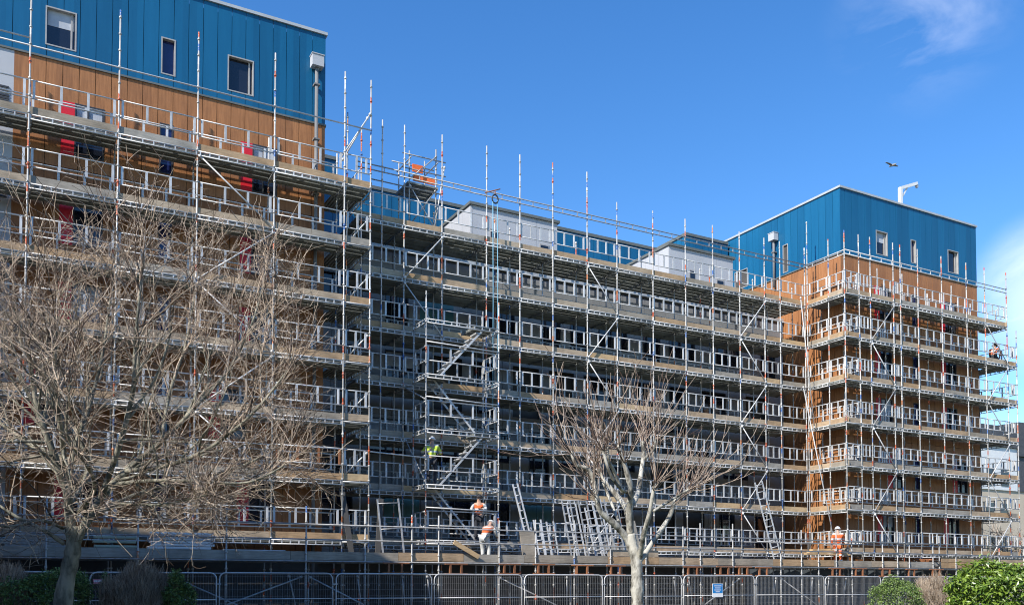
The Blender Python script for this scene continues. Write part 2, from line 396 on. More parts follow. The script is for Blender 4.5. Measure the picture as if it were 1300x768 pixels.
def tower(name, label, x0, x1, yF, yB, units, topwin, inner=False, greyL=None):
    base = (x0, yF, 0)
    t = empty(name, label, 'apartment building', base)
    c = MB(); c.box(x0+.06, x1-.06, yF+.2, yB-.06, 0, TOP-.25)
    link('wall', shift(c, base).mesh('wall', 'core'), t)
    r = MB(); r.box(x0+.25, x1-.25, yF+.3, yB-.25, TOP-.249, TOP-.18); link('roof', shift(r, base).mesh('roof', 'roofing'), t)
    F = front(yF)
    holesT = [(a, b, 17.86, 19.06) for a, b in topwin]
    sh = []
    if inner: sh = [(33.66, 34.02, 17.6, 19.05), (36.6, 37.6, 17.7, 18.7)]
    for fn_, ua, ub, hh in ((F, x0, x1, holesT), (faceR(x1), yF+.035, yB, ()), (faceL(x0), yF+.035, yB, sh)):
        b1 = MB(); clad(b1, fn_, ua, ub, DIV+.03, TOP-.1, PITCH_CL, hh, d0=-.03, u_ref=yF if fn_ is not F else None)
        link('blue_cladding', shift(b1, base).mesh('blue_cladding', 'blue_metal'), t)
    cp = MB()
    cp.box(x0-.06, x1+.06, yF-.06, yF+.25, TOP-.1, TOP); cp.box(x0-.06, x1+.06, yB-.25, yB+.06, TOP-.1, TOP)
    cp.box(x0-.06, x0+.25, yF+.252, yB-.252, TOP-.1, TOP); cp.box(x1-.25, x1+.06, yF+.252, yB-.252, TOP-.1, TOP)
    link('coping', shift(cp, base).mesh('coping', 'coping'), t)
    fl = MB(); fl.box(x0-.03, x1+.03, yF-.045, yF+.05, DIV-.03, DIV+.028); fl.box(x0-.045, x0+.05, yF+.052, yB, DIV-.03, DIV+.028); fl.box(x1-.05, x1+.045, yF+.052, yB, DIV-.03, DIV+.028)
    link('flashing', shift(fl, base).mesh('flashing', 'coping_dark'), t)
    for i, (a, b) in enumerate(topwin):
        window(t, F, a, b, 17.86, 19.06, 'light_frame', 'glass_blue' if b-a < .6 else 'glass', base=base, mull=None if b-a < .6 else .84, blind=.4 if i == 0 else 0)
    if inner:
        window(t, faceL(x0), 33.66, 34.02, 17.6, 19.05, 'light_frame', 'glass', base=base)
        window(t, faceL(x0), 36.6, 37.6, 17.7, 18.7, 'light_frame', 'glass', base=base, mull=.5)
    # lower storeys
    holes = []; wins = []
    for s in range(5):
        zt = 16.27-2.76*s
        for (ux, kind) in units:
            off = (.0 if s % 2 == 0 else (-.92 if not inner else .75)) if kind == 'red' else 0
            if s == 1: off = 0
            if kind == 'red':
                a = ux+off; holes.append((a, a+1.2, zt-1.62, zt)); wins.append(('red', a, zt))
            else:
                holes.append((ux, ux+.41, zt-1.62, zt)); wins.append(('slim', ux, zt))
    gx = x0
    if greyL is not None:
        gm = MB(); clad(gm, F, x0, greyL, 2.55, DIV-.03, 1.2, [h for h in holes if h[0] < greyL], d0=-.03)
        link('grey_cladding', shift(gm, base).mesh('grey_cladding', 'box_grey'), t)
        lv = MB()
        for s in range(5):
            for j in range(7): lv.box(greyL-.85, greyL-.12, .0, .03, 15.75-2.76*s+j*.085, 15.80-2.76*s+j*.085, F)
        lv_o = link('louvre_vent', shift(lv, base).mesh('louvre_vent', 'dark_frame'), t)
        gx = greyL
    zs = [16.27+.0-2.76*s-2.05 for s in range(6)]
    for fn_, ua, ub, hh in ((F, gx, x1, holes), (faceR(x1), yF+.035, yB, ()), (faceL(x0), yF+.035, yB, ())):
        tm = MB(); clad(tm, fn_, ua, ub, 2.55, DIV-.03, PITCH_CL, hh, d0=-.03, zsplit=zs, u_ref=yF if fn_ is not F else None)
        link('timber_cladding', shift(tm, base).mesh('timber_cladding', 'timber_panel'), t)
    for kind, a, zt in wins:
        if kind == 'red':
            r = MB(); r.box(a, a+.37, -.03, .005, zt-1.62, zt, F); link('red_panel', shift(r, base).mesh('red_panel', 'red_panel'), t)
            window(t, F, a+.37, a+1.2, zt-1.62, zt, 'dark_frame', 'glass', base=base, mull=.45, blind=random.choice([0, .45, .6, .3]), depth=.09)
        else: window(t, F, a, a+.41, zt-1.62, zt, 'dark_frame', 'glass_blue', base=base, depth=.09)
    return t, base
tl, bl = tower('apartment_block', 'tall blue and timber clad block at left, nearest of the two blue-topped ends', -14., 9.17, 30.3, 44., [(1.01, 'red'), (3.81, 'slim'), (6.34, 'red'), (-4.4, 'red')],
      [(.54, 1.39), (3.82, 4.26), (5.88, 6.73), (-4.2, -3.4)], greyL=-.26)
hopper(tl, front(30.3), 8.82, 19.72, .3, bl)
tr, br = tower('apartment_block', 'blue-topped timber block at right end with sunlit blue side and roof bracket', 34.45, 44.73, 30.3, 46., [(36.75, 'red'), (39.5, 'slim'), (41.7, 'red')],
      [(36.94, 37.77), (39.5, 39.9), (42.38, 43.23)], inner=True)
hopper(tr, faceL(34.45), 34.5, 19.80, 17.0, br)

# middle block
mb0 = (9.3, 34.0, 0)
mid = empty('apartment_block', 'lower middle block with shaded grey walls and grey rooftop boxes behind scaffolding', 'apartment building', mb0)
c = MB(); c.box(9.3, 34.35, 34.2, 46., 0, 14.9); link('wall', shift(c, mb0).mesh('wall', 'core'), mid)
r = MB(); r.box(9.3, 34.35, 34.1, 46., 14.904, 15.02); link('roof', shift(r, mb0).mesh('roof', 'roofing'), mid)
FM = front(34.0); holes = []; ops = []
rnd = random.Random(3)
for s in range(4):
    zt = 13.75-2.76*s
    x = 9.9
    while x < 33.0:
        kind = rnd.choice(['door', 'win', 'teal', 'win', 'door', 'open'])
        wd = {'door': 1.0, 'win': 1.6, 'teal': 1.5, 'open': 1.3}[kind]
        h = 2.2 if kind in ('door', 'open') else 1.45
        if x+wd > 34: break
        holes.append((x, x+wd, zt-h, zt)); ops.append((kind, x, wd, zt, h)); x += wd+rnd.choice([.5, .9, 1.3])
gm = MB(); clad(gm, FM, 9.3, 34.35, 2.5, 14.9, 1.25, holes, d0=-.03, zsplit=[13.9-2.76*s for s in range(6)])
link('grey_cladding', shift(gm, mb0).mesh('grey_cladding', 'grey_panel'), mid)
for kind, x, wd, zt, h in ops:
    if kind == 'teal':
        p = MB(); p.box(x, x+wd*.5-.01, -.03, .004, zt-h, zt, FM); p.box(x+wd*.5+.01, x+wd, -.03, .004, zt-h, zt, FM)
        link('teal_panel', shift(p, mb0).mesh('teal_panel', 'teal_panel'), mid)
    elif kind == 'win': window(mid, FM, x, x+wd, zt-h, zt, 'dark_frame', 'glass', base=mb0, mull=.5, blind=rnd.choice([0, .4, .0]))
    elif kind == 'door': window(mid, FM, x, x+wd, zt-h, zt, 'dark_frame', 'glass', base=mb0, mull=.3)
cp = MB(); cp.box(9.3, 34.35, 33.93, 34.2, 15.025, 15.2); link('coping', shift(cp, mb0).mesh('coping', 'coping'), mid)
def roofbox(x0, x1, y0, y1, z1, wins, vents):
    b = MB(); b.box(x0, x1, y0, y1, 15.03, z1-.12); clad(b, front(y0), x0, x1, 15.03, z1-.12, 1.04, d0=.0005, th=.014, gap=.02); clad(b, faceL(x0), y0, y1, 15.03, z1-.12, 1.04, d0=.0005, th=.014, gap=.02); o = link('roof_box', shift(b, mb0).mesh('roof_box', 'box_grey'), mid)
    k = MB(); k.box(x0-.08, x1+.1, y0-.1, y1+.05, z1-.118, z1); link('coping', shift(k, mb0).mesh('coping', 'coping_dark'), o)
    for (a, b_, c_, d_) in wins: 
        f = front(y0); q = MB(); q.box(a, b_, 0, .03, c_, d_, f); q2 = link('window', shift(q, mb0).mesh('window', 'light_frame'), o)
        q = MB(); q.box(a+.06, b_-.06, .031, .04, c_+.06, d_-.06, f); link('pane', shift(q, mb0).mesh('pane', 'glass'), q2)
    return o
roofbox(16.6, 20.86, 34.06, 37.96, 17.72, [(17.5, 17.9, 16.1, 16.75), (19.95, 20.45, 15.9, 16.55)], [])
roofbox(27.09, 31.08, 34.06, 37.96, 17.86, [(28.3, 28.7, 16.1, 16.8), (30.0, 30.5, 15.95, 16.6)], [])
cpd = MB(); cpd.box(9.3, 31.3, 38.0, 46., 15.03, 19.15); so_ = link('setback_storey', shift(cpd, mb0).mesh('setback_storey', 'core'), mid)
bc = MB(); clad(bc, front(37.99), 9.3, 31.3, 15.03, 19.15, PITCH_CL, d0=-.01+.0105); link('blue_cladding', shift(bc, mb0).mesh('blue_cladding', 'blue_metal'), so_)
k = MB(); k.box(9.3, 31.35, 37.9, 46., 19.152, 19.3); link('coping', shift(k, mb0).mesh('coping', 'coping_dark'), so_)
c2 = MB(); c2.box(31.4, 34.3, 38.0, 46., 15.03, 20.35); s2 = link('stair_head', shift(c2, mb0).mesh('stair_head', 'core'), mid)
bc = MB(); clad(bc, front(37.99), 31.36, 34.3, 15.03, 20.35, PITCH_CL, d0=.0005); clad(bc, faceL(31.39), 38.0, 46., 19.31, 20.35, PITCH_CL, d0=.0005)
link('blue_cladding', shift(bc, mb0).mesh('blue_cladding', 'blue_metal'), s2)
k = MB(); k.box(31.3, 34.3, 37.9, 46., 20.352, 20.5); link('coping', shift(k, mb0).mesh('coping', 'coping_dark'), s2)
c3 = MB(); c3.box(9.35, 12.0, 38.0, 46., 19.31, 20.05); s3 = link('stair_head', shift(c3, mb0).mesh('stair_head', 'core'), mid)
bc = MB(); clad(bc, front(37.99), 9.35, 12.0, 19.31, 20.05, PITCH_CL, d0=.0005); link('blue_cladding', shift(bc, mb0).mesh('blue_cladding', 'blue_metal'), s3)
k = MB(); k.box(9.35, 12.08, 37.9, 46., 20.052, 20.2); link('coping', shift(k, mb0).mesh('coping', 'coping_dark'), s3)
lv = MB()
for j in range(9): lv.box(31.9+j*.24, 32.08+j*.24, .035, .06, 19.55, 19.75, front(37.99))
link('louvre_vent', shift(lv, mb0).mesh('louvre_vent', 'light_frame'), s2)

# davit on the right roof
dv = empty('roof_davit', 'white painted angled lifting arm standing on the blue roof at right', 'lifting arm', (42.2, 33., TOP-.18))
q = MB(); q.bar((0, 0, 0), (.04, 0, 2.72), .17, .17); link('post', q.mesh('post', 'white_paint'), dv)
q = MB(); q.bar((-.02, 0, 2.7), (1.4, 0, 3.28), .15, .16); q.bar((.09, 0, 2.15), (.62, 0, 2.9), .06, .07); link('arm', q.mesh('arm', 'white_paint'), dv)
q = MB(); q.box(1.35, 1.47, -.06, .06, 3.05, 3.2); link('pulley_head', q.mesh('pulley_head', 'galv_dull'), dv)

# ------------------------------------------------------------------ scaffolding kit
D = [3.1+2*k for k in range(7)]
cache = {}
def kit(key, fn):
    if key not in cache: cache[key] = fn()
    return cache[key]
def guard_mesh(L):
    L = round(L, 2)
    def mk():
        m = MB(); 
        for z in (.49, 1.02): m.tube([(.0, 0, z), (L, 0, z)], .021, 6)
        n = 4 if L > 1.3 else 3
        for i in range(n):
            x = .12+(L-.24)*i/(n-1); m.box(x-.034, x+.034, -.016, .016, .5, 1.01)
        return m.mesh('guardrail', 'alu')
    return kit(('g', L), mk)
def guard_orange(L):
    def mk():
        m = MB().mat('alu')
        for z in (.49, 1.02): m.tube([(.0, 0, z), (L, 0, z)], .021, 6)
        m.mat('rust')
        for i in range(4):
            x = .12+(L-.24)*i/3; m.box(x-.034, x+.034, -.016, .016, .5, 1.01)
        return m.mesh('guardrail')
    return kit(('go', round(L, 2)), mk)
def toe_mesh(L, mat):
    L = round(L, 2)
    return kit(('t', L, mat), lambda: MB().box(-.06, L+.06, -.02, .02, 0, .225).mesh('toe_board', mat))
def ledger_mesh(L):
    L = round(L, 2)
    def mk():
        m = MB()
        m.tube([(0, 0, -.025), (L, 0, -.025)], .02, 6); m.tube([(0, 0, -.155), (L, 0, -.155)], .02, 6)
        n = max(2, round(L/.31))
        for i in range(n+1):
            x = .06+(L-.12)*i/n; m.box(x-.018, x+.018, -.012, .012, -.15, -.03)
        return m.mesh('ledger', 'alu')
    return kit(('l', L), mk)
def deck_mesh(L, W, skip=None, gap=.035):
    """steel planks with ribbed undersides, running along x, from y=0 to y=W"""
    L = round(L, 2); W = round(W, 2)
    def mk():
        m = MB(); y = 0; pw = .30; i = 0
        while y+.12 < W:
            w_ = min(pw, W-y)
            if not (skip and skip[0] <= y+w_/2 <= skip[1]):
                m.box(.02, L-.02, y, y+w_, -.045, -.02)
                for e in (0, .11, .22): 
                    if e+.05 < w_+.03: m.box(.03, L-.03, y+e+.005, y+min(e+.065, w_-.002), -.085, -.046)
                for xx in (.022, L-.05): m.box(xx, xx+.028, y, y+w_, -.11, -.0455)
            y += pw+gap; i += 1
        return m.mesh('deck', 'deck_steel')
    return kit(('d', L, W, skip), mk)
def bracket_mesh(W):
    W = round(W, 2)
    def mk():
        m = MB(); m.tube([(0, 0, -.12), (0, W, -.12)], .022, 6); m.tube([(0, 0, -.30), (0, W*.8, -.13)], .018, 6)
        m.box(-.04, .04, .02, .12, -.2, -.08)
        for y in (.3, .55, .8):
            if y < W: m.box(-.05, .05, y, y+.06, -.17, -.12)
        return m.mesh('bracket', 'galv_dull')
    return kit(('b', W), mk)
def pole_mesh(H, mat='pole_paint'):
    H = round(H, 2)
    def mk():
        m = MB(); m.tube([(0, 0, 0), (0, 0, H)], .0255, 8)
        z = .1
        while z < H-.05:
            m.tube([(0, 0, z), (0, 0, z+.05)], .041, 8); z += .5
        return m.mesh('upright', mat)
    return kit(('p', H, mat), mk)
def brace(parent, a, b, mat='alu', r=.024):
    a = Vector(a); b = Vector(b)
    m = MB(); m.tube([(0, 0, 0), tuple(b-a)], r, 7); 
    d = (b-a).normalized()
    m.tube([tuple(d*.02), tuple(d*.1)], r*1.9, 6); m.tube([tuple(b-a-d*.1), tuple(b-a-d*.02)], r*1.9, 6)
    return link('brace', m.mesh('brace', mat), parent, a-parent.location)
RS = random.Random(11)
class Scaf:
    def __init__(s, label, base):
        s.t = empty('scaffolding', label, 'scaffolding', base); s.b = Vector(base)
    def put(s, name, me, x, y, z, rz=0): return link(name, me, s.t, Vector((x, y, z))-s.b, rz)
    def bay(s, p, q, z, W, inner=None, lattice=True, deck=True, board=None, skip=None, guard=True, orange=False, toe=True):
        """one bay from p to q (outer edge), deck lies to the left of the direction p->q"""
        (x0, y0), (x1, y1) = p, q
        L = math.hypot(x1-x0, y1-y0); rz = math.atan2(y1-y0, x1-x0); ca, sa = math.cos(rz), math.sin(rz)
        def P(u, v): return x0+ca*u-sa*v, y0+sa*u+ca*v
        if deck: s.put('deck', deck_mesh(L, W, skip), *P(0, .06), z, rz)
        if guard: s.put('guardrail', guard_orange(L) if orange else guard_mesh(L), *P(RS.uniform(-.03, .03), .045), z+RS.uniform(-.018, .018), rz+RS.uniform(-.004, .004))
        if toe:
            mat = board or ('board' if RS.random() < .7 else 'board_grey')
            o = s.put('toe_board', toe_mesh(L, mat), *P(0, .055), z+RS.uniform(-.012, .015), rz)
        if lattice: s.put('ledger', ledger_mesh(L), *P(0, -.02), z, rz)
        else: s.put('ledger', kit(('tl', round(L, 2)), lambda: MB().tube([(0, 0, -.05), (L, 0, -.05)], .022, 6).mesh('ledger', 'alu')), *P(0, -.02), z, rz)
        if inner:
            s.put('inner_guardrail', guard_mesh(L), *P(0, inner), z-.06, rz)
    def pole(s, x, y, h, mat='pole_paint', z0=0.):
        o = s.put('upright', pole_mesh(h-z0, mat), x, y, z0); o.rotation_euler = (RS.uniform(-.0022, .0022), RS.uniform(-.0022, .0022), RS.uniform(0, 6.28)); return o
    def rail(s, a, b, r=.024, mat='alu', name='handrail', dbl=False):
        a = Vector(a); b = Vector(b); m = MB(); m.tube([(0, 0, 0), tuple(b-a)], r, 6)
        if dbl:
            m.tube([(0, 0, -.19), tuple(b-a-Vector((0, 0, .19)))], r, 6)
            n = int((b-a).length/.7)
            for i in range(n):
                p = (b-a)*((i+.5)/n); m.box(p.x-.015, p.x+.015, p.y-.012, p.y+.012, -.18, 0)
        return link(name, m.mesh(name, mat), s.t, a-s.b)

# ---- left scaffold
YF = 29.13
LX = [-4.6, -2.24, .13, 2.5, 4.8, 7.17, 9.5, 10.42]
SL = Scaf('long scaffolding on the left block, its lower part behind the big bare tree', (2.5, YF, 0))
for i, x in enumerate(LX):
    SL.pole(x, YF, 18.86 if x > 0 else 18.86)
    if x < 9.6: SL.pole(x, YF+.88, D[6]+1.35)
SL.pole(10.42, YF+.88, 17.6); SL.pole(10.05, YF+1.5, 18.3)
for k in range(7):
    for i, (a, b) in enumerate(zip(LX, LX[1:])):
        last = i == len(LX)-2
        SL.bay((a, YF), (b, YF), D[k], .98, inner=.88 if not last else None, lattice=not last, skip=(.66, .72),
               board='board_new' if (k in (0, 1) and i == len(LX)-2) else None, orange=(k == 1 and i == 5))
    # return towards the recess
    SL.bay((10.42, YF+1.), (10.42, YF+2.4), D[k], 1.1, lattice=True, guard=True)
    for x in LX: SL.put('bracket', bracket_mesh(.95), x+.05, YF+.02, D[k])
SL.rail((LX[0], YF-.03, 17.08), (10.42, YF-.03, 17.08))
SL.rail((LX[0], YF-.03, 17.30), (.13, YF-.03, 17.30))
for (i, j, k0) in ((4, 5, 6),):
    x0, x1 = LX[i], LX[j]; fl = False
    for k in range(6, 1, -1):
        a = (x0 if not fl else x1, YF-.06, D[k]-.15); b = (x1 if not fl else x0, YF-.06, D[k-1]-.05); brace(SL.t, a, b); fl = not fl
brace(SL.t, (9.5, YF+.5, D[6]+1.0), (10.42, YF, D[6]+2.6)); brace(SL.t, (9.6, YF+.6, D[6]+1.0), (10.36, YF+.1, D[6]+2.5))
for k in range(1, 6): brace(SL.t, (9.75, YF+1.3, D[k]+.1), (10.42, YF+.15, D[k]+1.0))

# ---- middle scaffold
YM = 31.56; YW = 2.02
MX = [10.75, 12.6, 14.19, 16.06, 17.59, 19.14, 20.8, 22.32, 24.21, 26.04, 27.59, 29.2, 30.76, 31.75, 33.4]
SM = Scaf('wide scaffolding across the recessed middle block, between the two blue-topped ends', (20.8, YM, 0))
for i, x in enumerate(MX[1:]):
    SM.pole(x, YM, 18.92 if x < 21 else 17.95)
    SM.pole(x-.04, YM+.78, D[6]+(1.1 if i % 2 else .4), 'pole_plain')
SM.pole(11.69, YM, 18.89, 'pole_plain')
for x in (17.2, 23.5, 28.6): SM.pole(x, YM+1.4, D[6]+1.6)
for k in range(7):
    for i, (a, b) in enumerate(zip(MX, MX[1:])):
        SM.bay((a, YM), (b, YM), D[k], YW, inner=2.0 if b < 33 else None, board='board_new' if RS.random() < .12 else None)
        if 0 < i: SM.put('bracket', bracket_mesh(1.6), a+.05, YM+.02, D[k])
    SM.put('inner_ledger', kit(('il', k), lambda: MB().tube([(0, 0, 0), (22.6, 0, 0)], .022, 6).mesh('inner_ledger', 'galv_dull')), 10.8, YM+.82, D[k]-.12)
SM.rail((10.75, YM-.03, 17.1), (33.4, YM-.03, 17.1), dbl=True, mat='galv_dull')
for (i, k1, fl0) in ((6, 6, False), (11, 6, True), (1, 6, True)):
    fl = fl0
    for k in range(k1, 0, -1):
        if i == 1 and k < 5: break
        x0, x1 = MX[i], MX[i+1]
        a = (x0 if not fl else x1, YM-.06, D[k]-.18); b = (x1 if not fl else x0, YM-.06, D[k-1]-.05); brace(SM.t, a, b); fl = not fl

# ---- right scaffold: front, sunlit return and far end
RX = [33.33, 34.35, 35.07, 36.65, 37.15, 38.40, 40.28, 42.18, 43.68, 45.4]
SR = Scaf('scaffolding wrapped round the blue-topped right block, sunlit on its inner side', (38.4, YF, 0))
for i, x in enumerate(RX):
    SR.pole(x, YF, 17.96); 
    if 0 < i < 9: SR.pole(x-.03, YF+.86, D[6]+(1.9 if i % 2 else 1.2))
SR.pole(33.4, 30.17, 17.9); SR.pole(33.4, 31.44, 19.18); SR.pole(34.3, 30.0, D[6]+1.2); SR.pole(34.3, 31.4, D[6]+.9, 'pole_plain')
SR.pole(46.16, YF, D[5]+1.9); SR.pole(45.05, 31.2, D[5]+.1, 'pole_plain'); SR.pole(46.13, 31.2, D[5]+.1, 'pole_plain'); SR.pole(46.13, 33.4, D[5]+1.2)
for k in range(7):
    for i, (a, b) in enumerate(zip(RX, RX[1:])):
        SR.bay((a, YF), (b, YF), D[k], .98, inner=.86 if 0 < i < 8 else None, skip=(.66, .72), lattice=not (i == 0))
        if i: SR.put('bracket', bracket_mesh(.95), a+.05, YF+.02, D[k])
    SR.bay((33.4, 31.44), (33.4, 30.17), D[k], .96, skip=(.66, .72), inner=.86); SR.bay((33.4, 30.17), (33.4, YF+.02), D[k], .88, deck=False, inner=.86)
    if k < 6:
        SR.bay((45.4, YF), (46.16, YF), D[k], .98); SR.bay((46.16, YF+.05), (46.16, 31.2), D[k], 1.1); SR.bay((46.16, 31.2), (46.16, 33.4), D[k], 1.1)
    else: SR.bay((45.4, YF), (45.4, 30.3), D[k], .6)
SR.rail((33.33, YF-.03, 17.06), (45.4, YF-.03, 17.06), dbl=True); SR.rail((33.37, 31.44, 17.06), (33.37, YF, 17.06), dbl=True)
for (i, fl) in ((2, False), (8, False)):
    x0, x1 = RX[i], RX[i+1]
    if i == 2: x1 = RX[i+1]
    for k in range(6, 0, -1):
        if i == 2 and k == 6: a = (x1, YF-.06, D[6]-.2); b = (x0, YF-.06, D[5]); fl = True
        else: a = (x0 if not fl else x1, YF-.06, D[k]-.18); b = (x1 if not fl else x0, YF-.06, D[k-1]-.05)
        brace(SR.t, a, b, 'alu' if k % 2 else 'galv_dull'); fl = not fl
for (xa, ya, za, xb, yb, zb) in ((32.6, 31.5, 11., 33.2, 30.2, 3.2), (32.4, 31.4, 15.2, 33.1, 31.3, 9.)): brace(SR.t, (xa, ya-.5, za), (xb, yb-.5, zb))

# ---- stair tower
ST = Scaf('stair tower of alternating aluminium flights in front of the middle block', (14.4, 30.2, 0))
TX0, TX1, TY0, TY1 = 12.93, 15.87, 30.15, 31.38
for x, y in ((TX0, TY0), (TX1, TY0), (TX0, TY1), (TX1, TY1)): ST.pole(x, y, 12.25)
for k in range(5):
    z = D[k]+.16
    for (p, q) in (((TX0, TY0), (TX1, TY0)), ((TX0, TY1), (TX0, TY0)), ((TX1, TY0), (TX1, TY1))):
        ST.bay(p, q, z, .6, deck=False, toe=False, guard=(k < 4))
    ST.put('landing', deck_mesh(1.0 if k % 2 else .9, 1.2), TX0+.05 if k % 2 else TX1-1.0, TY0, z)
    if k not in (2,): ST.rail((TX0, TY0-.03, z-.85), (TX1, TY0-.03, z-.9))
def flight(up_right, z0, z1, y):
    xa, xb = (TX0+.55, TX1-.55) if up_right else (TX1-.55, TX0+.55)
    m = MB(); 
    for dy in (0, .58):
        m.bar((0, dy, -.05), (xb-xa, dy, z1-z0-.05), .03, .065)
        m.tube([(0, dy, .85), (xb-xa, dy, z1-z0+.85)], .018, 6) if dy == 0 and False else None
    n = 8
    for i in range(1, n):
        f_ = i/n; m.box((xb-xa)*f_-.1, (xb-xa)*f_+.1, .02, .56, (z1-z0)*f_-.02, (z1-z0)*f_+.02)
    o = ST.put('stair_flight', m.mesh('stair_flight', 'alu'), xa, y, z0)
    return o
for k in range(4): flight(k % 2 == 1, D[k]+.16, D[k+1]+.16, TY0+.06 if k % 2 else TY0+.62)
brace(ST.t, (TX0-.4, TY1+.1, D[3]-.1), (TX0, TY0, D[2]+1.2), 'galv_dull'); brace(ST.t, (TX0-.3, TY1, D[2]-.1), (TX0, TY0, D[1]+.2), 'galv_dull')

# ---- loading platform along the front
PY = 28.35; PZ = 2.45
SP = Scaf('low loading platform of boards and tubes running behind the wire fence', (18., PY, 0))
PX = [-2.0, .77, 3.14, 5.63, 8.08, 10.03, 11.66, 12.64, 14.96, 16.44, 18.08, 19.7, 21.35, 23.16, 24.04, 25.73, 28.39, 29.59, 30.62, 31.69, 32.68, 34.68, 35.68, 36.5, 38.17, 38.63, 39.85, 41.84, 43.2, 45.2]
for i, x in enumerate(PX):
    SP.pole(x, PY, RS.uniform(3.85, 4.15), 'pole_plain'); 
    if i % 2 == 0: SP.pole(x+.3, PY+.75, 2.4, 'pole_plain')
x = -2.
while x < 45:
    L = min(RS.choice([2.4, 3.0, 3.6]), 45.4-x)
    b_ = 'board_grey' if x < 10.4 else RS.choice(['board', 'board_grey'])
    SP.put('edge_board', kit(('eb', round(L, 2), b_), lambda: MB().box(0, L-.01, -.02, .02, 0, .27).mesh('edge_board', b_)), x, PY+.05, PZ-.02+RS.uniform(-.01, .01))
    if 16.2 < x < 20.5 or (37.5 < x < 44):
        SP.put('edge_board', kit(('eb2', round(L, 2)), lambda: MB().box(0, L-.05, -.02, .02, 0, .235).mesh('edge_board', 'board')), x+.02, PY+.052, PZ+.265)
    SP.put('deck', kit(('pd', round(L, 2)), lambda: [m := MB(), [m.box(0, L-.01, .1+j*.235, .1+j*.235+.225, -.04, 0) for j in range(3)], m.mesh('deck', 'board_grey')][-1]), x, PY, PZ)
    x += L
for z in (3.07, 3.55): SP.rail((-2, PY-.035, z), (45.2, PY-.035, z+.0), mat='galv_dull')
for z in (2.38, 1.98): SP.rail((-2, PY-.04, z), (45.2, PY-.04, z), mat='galv_dull', name='lower_tube')
SP.rail((-2, PY+.75, 2.36), (45.2, PY+.75, 2.36), mat='galv_dull', name='lower_tube')
def hbeam():
    m = MB()
    for z in (0, .33): m.box(-.45, .45, -.03, .03, z, z+.045)
    for xx in (-.28, .16): m.box(xx, xx+.07, -.028, .028, .046, .329)
    return m.mesh('lattice_beam', 'rust')
for xx in (11.0, 13.2, 15.3, 16.7, 18.3, 19.9, 23.5, 25.2, 26.3, 27.4, 31.6, 33.1, 34.7, 36.6, 38.2):
    SP.put('lattice_beam', kit(('hb',), hbeam), xx+RS.uniform(-.1, .1), PY-.1, 2.0+RS.uniform(-.015, .015), RS.uniform(-.12, .12))
for x in PX[2:]: 
    if RS.random() < .75: brace(SP.t, (x+RS.uniform(.05, .3), PY+.75, .1), (x-RS.uniform(.2, .6), PY+.05, 1.95), 'galv_dull')
for (xa, xb, za, zb) in ((3.2, 8.0, .1, 1.9), (8.0, 4.5, .1, 1.7), (8.2, 11.6, 1.9, .2), (15., 19., 1.9, .2), (23.2, 26.2, .2, 1.9), (28.5, 31.6, 1.9, .2)): brace(SP.t, (xa, PY+.1, za), (xb, PY+.1, zb), 'galv_dull')
SP.rail((27.0, PY-.07, 3.42), (33.2, PY-.07, 3.42), mat='galv_dull'); SP.rail((8.5, 29.9, 6.3+.0), (12.95, 29.9, 6.15), mat='alu')
# dark sheeting hung below the platform
sh = MB(); 
n = 40
for i in range(n+1):
    x = 27.3+i*.28; yy = 29.25+.05*math.sin(i*1.7)
    sh.v += [(x, yy, .1), (x, yy+.02, 2.3)]
for i in range(n): sh.face([2*i, 2*i+2, 2*i+3, 2*i+1])
o = link('debris_sheet', shift(sh, (33, 29.25, 0)).mesh('debris_sheet', 'sheet_dark'), None, (33, 29.25, 0)); tag(o, 'dark grey-blue sheeting hung under the platform at right behind the fence', 'sheeting')

# ---- roof hoist tower
HT = Scaf('small hoist tower with orange sheets standing above the middle roof edge', (13.6, 32.6, D[6]))
hx0, hx1, hy0, hy1 = 13.0, 14.1, 32.0, 33.1
for x, y in ((hx0, hy0), (hx1, hy0), (hx0, hy1), (hx1, hy1)): HT.pole(x, y, 18.2+(.3 if x > 14 else 0), 'pole_plain', D[6])
HT.put('deck', deck_mesh(1.3, 1.25), hx0-.1, hy0-.05, 17.02)
for z, y in ((17.5, hy0-.03), (18.05, hy0-.03), (18.2, hy1)): HT.rail((hx0-.3, y, z), (hx1+.4, y, z), mat='galv_dull')
HT.rail((hx0-1.6, hy0-.06, 16.75), (hx1+.2, hy0-.06, 16.75), mat='galv_dull')
for x in (hx0, hx1): HT.rail((x, hy0-.2, 17.9), (x, hy1+.2, 17.9), mat='galv_dull')
brace(HT.t, (hx0, hy0, 16.9), (hx1, hy0-.02, 15.3)); brace(HT.t, (hx1, hy0, 16.9), (hx0, hy0-.05, 15.3), 'galv_dull'); brace(HT.t, (hx1-.1, hy0-.05, 15.2), (hx1+.35, hy0-.05, 17.9)); brace(HT.t, (hx0, hy0-.05, 17.1), (hx1, hy0-.08, 18.2), 'galv_dull')
m = MB(); m.box(.15, 1.05, -.02, .02, .04, .26); HT.put('orange_sheet', m.mesh('orange_sheet', 'orange_sheet'), hx0, hy0, 17.04)
m = MB(); m.box(.4, .85, -.02, .02, 0, .3); HT.put('orange_sheet', m.mesh('orange_sheet', 'orange_sheet'), hx0+.15, hy1-.05, 17.95)

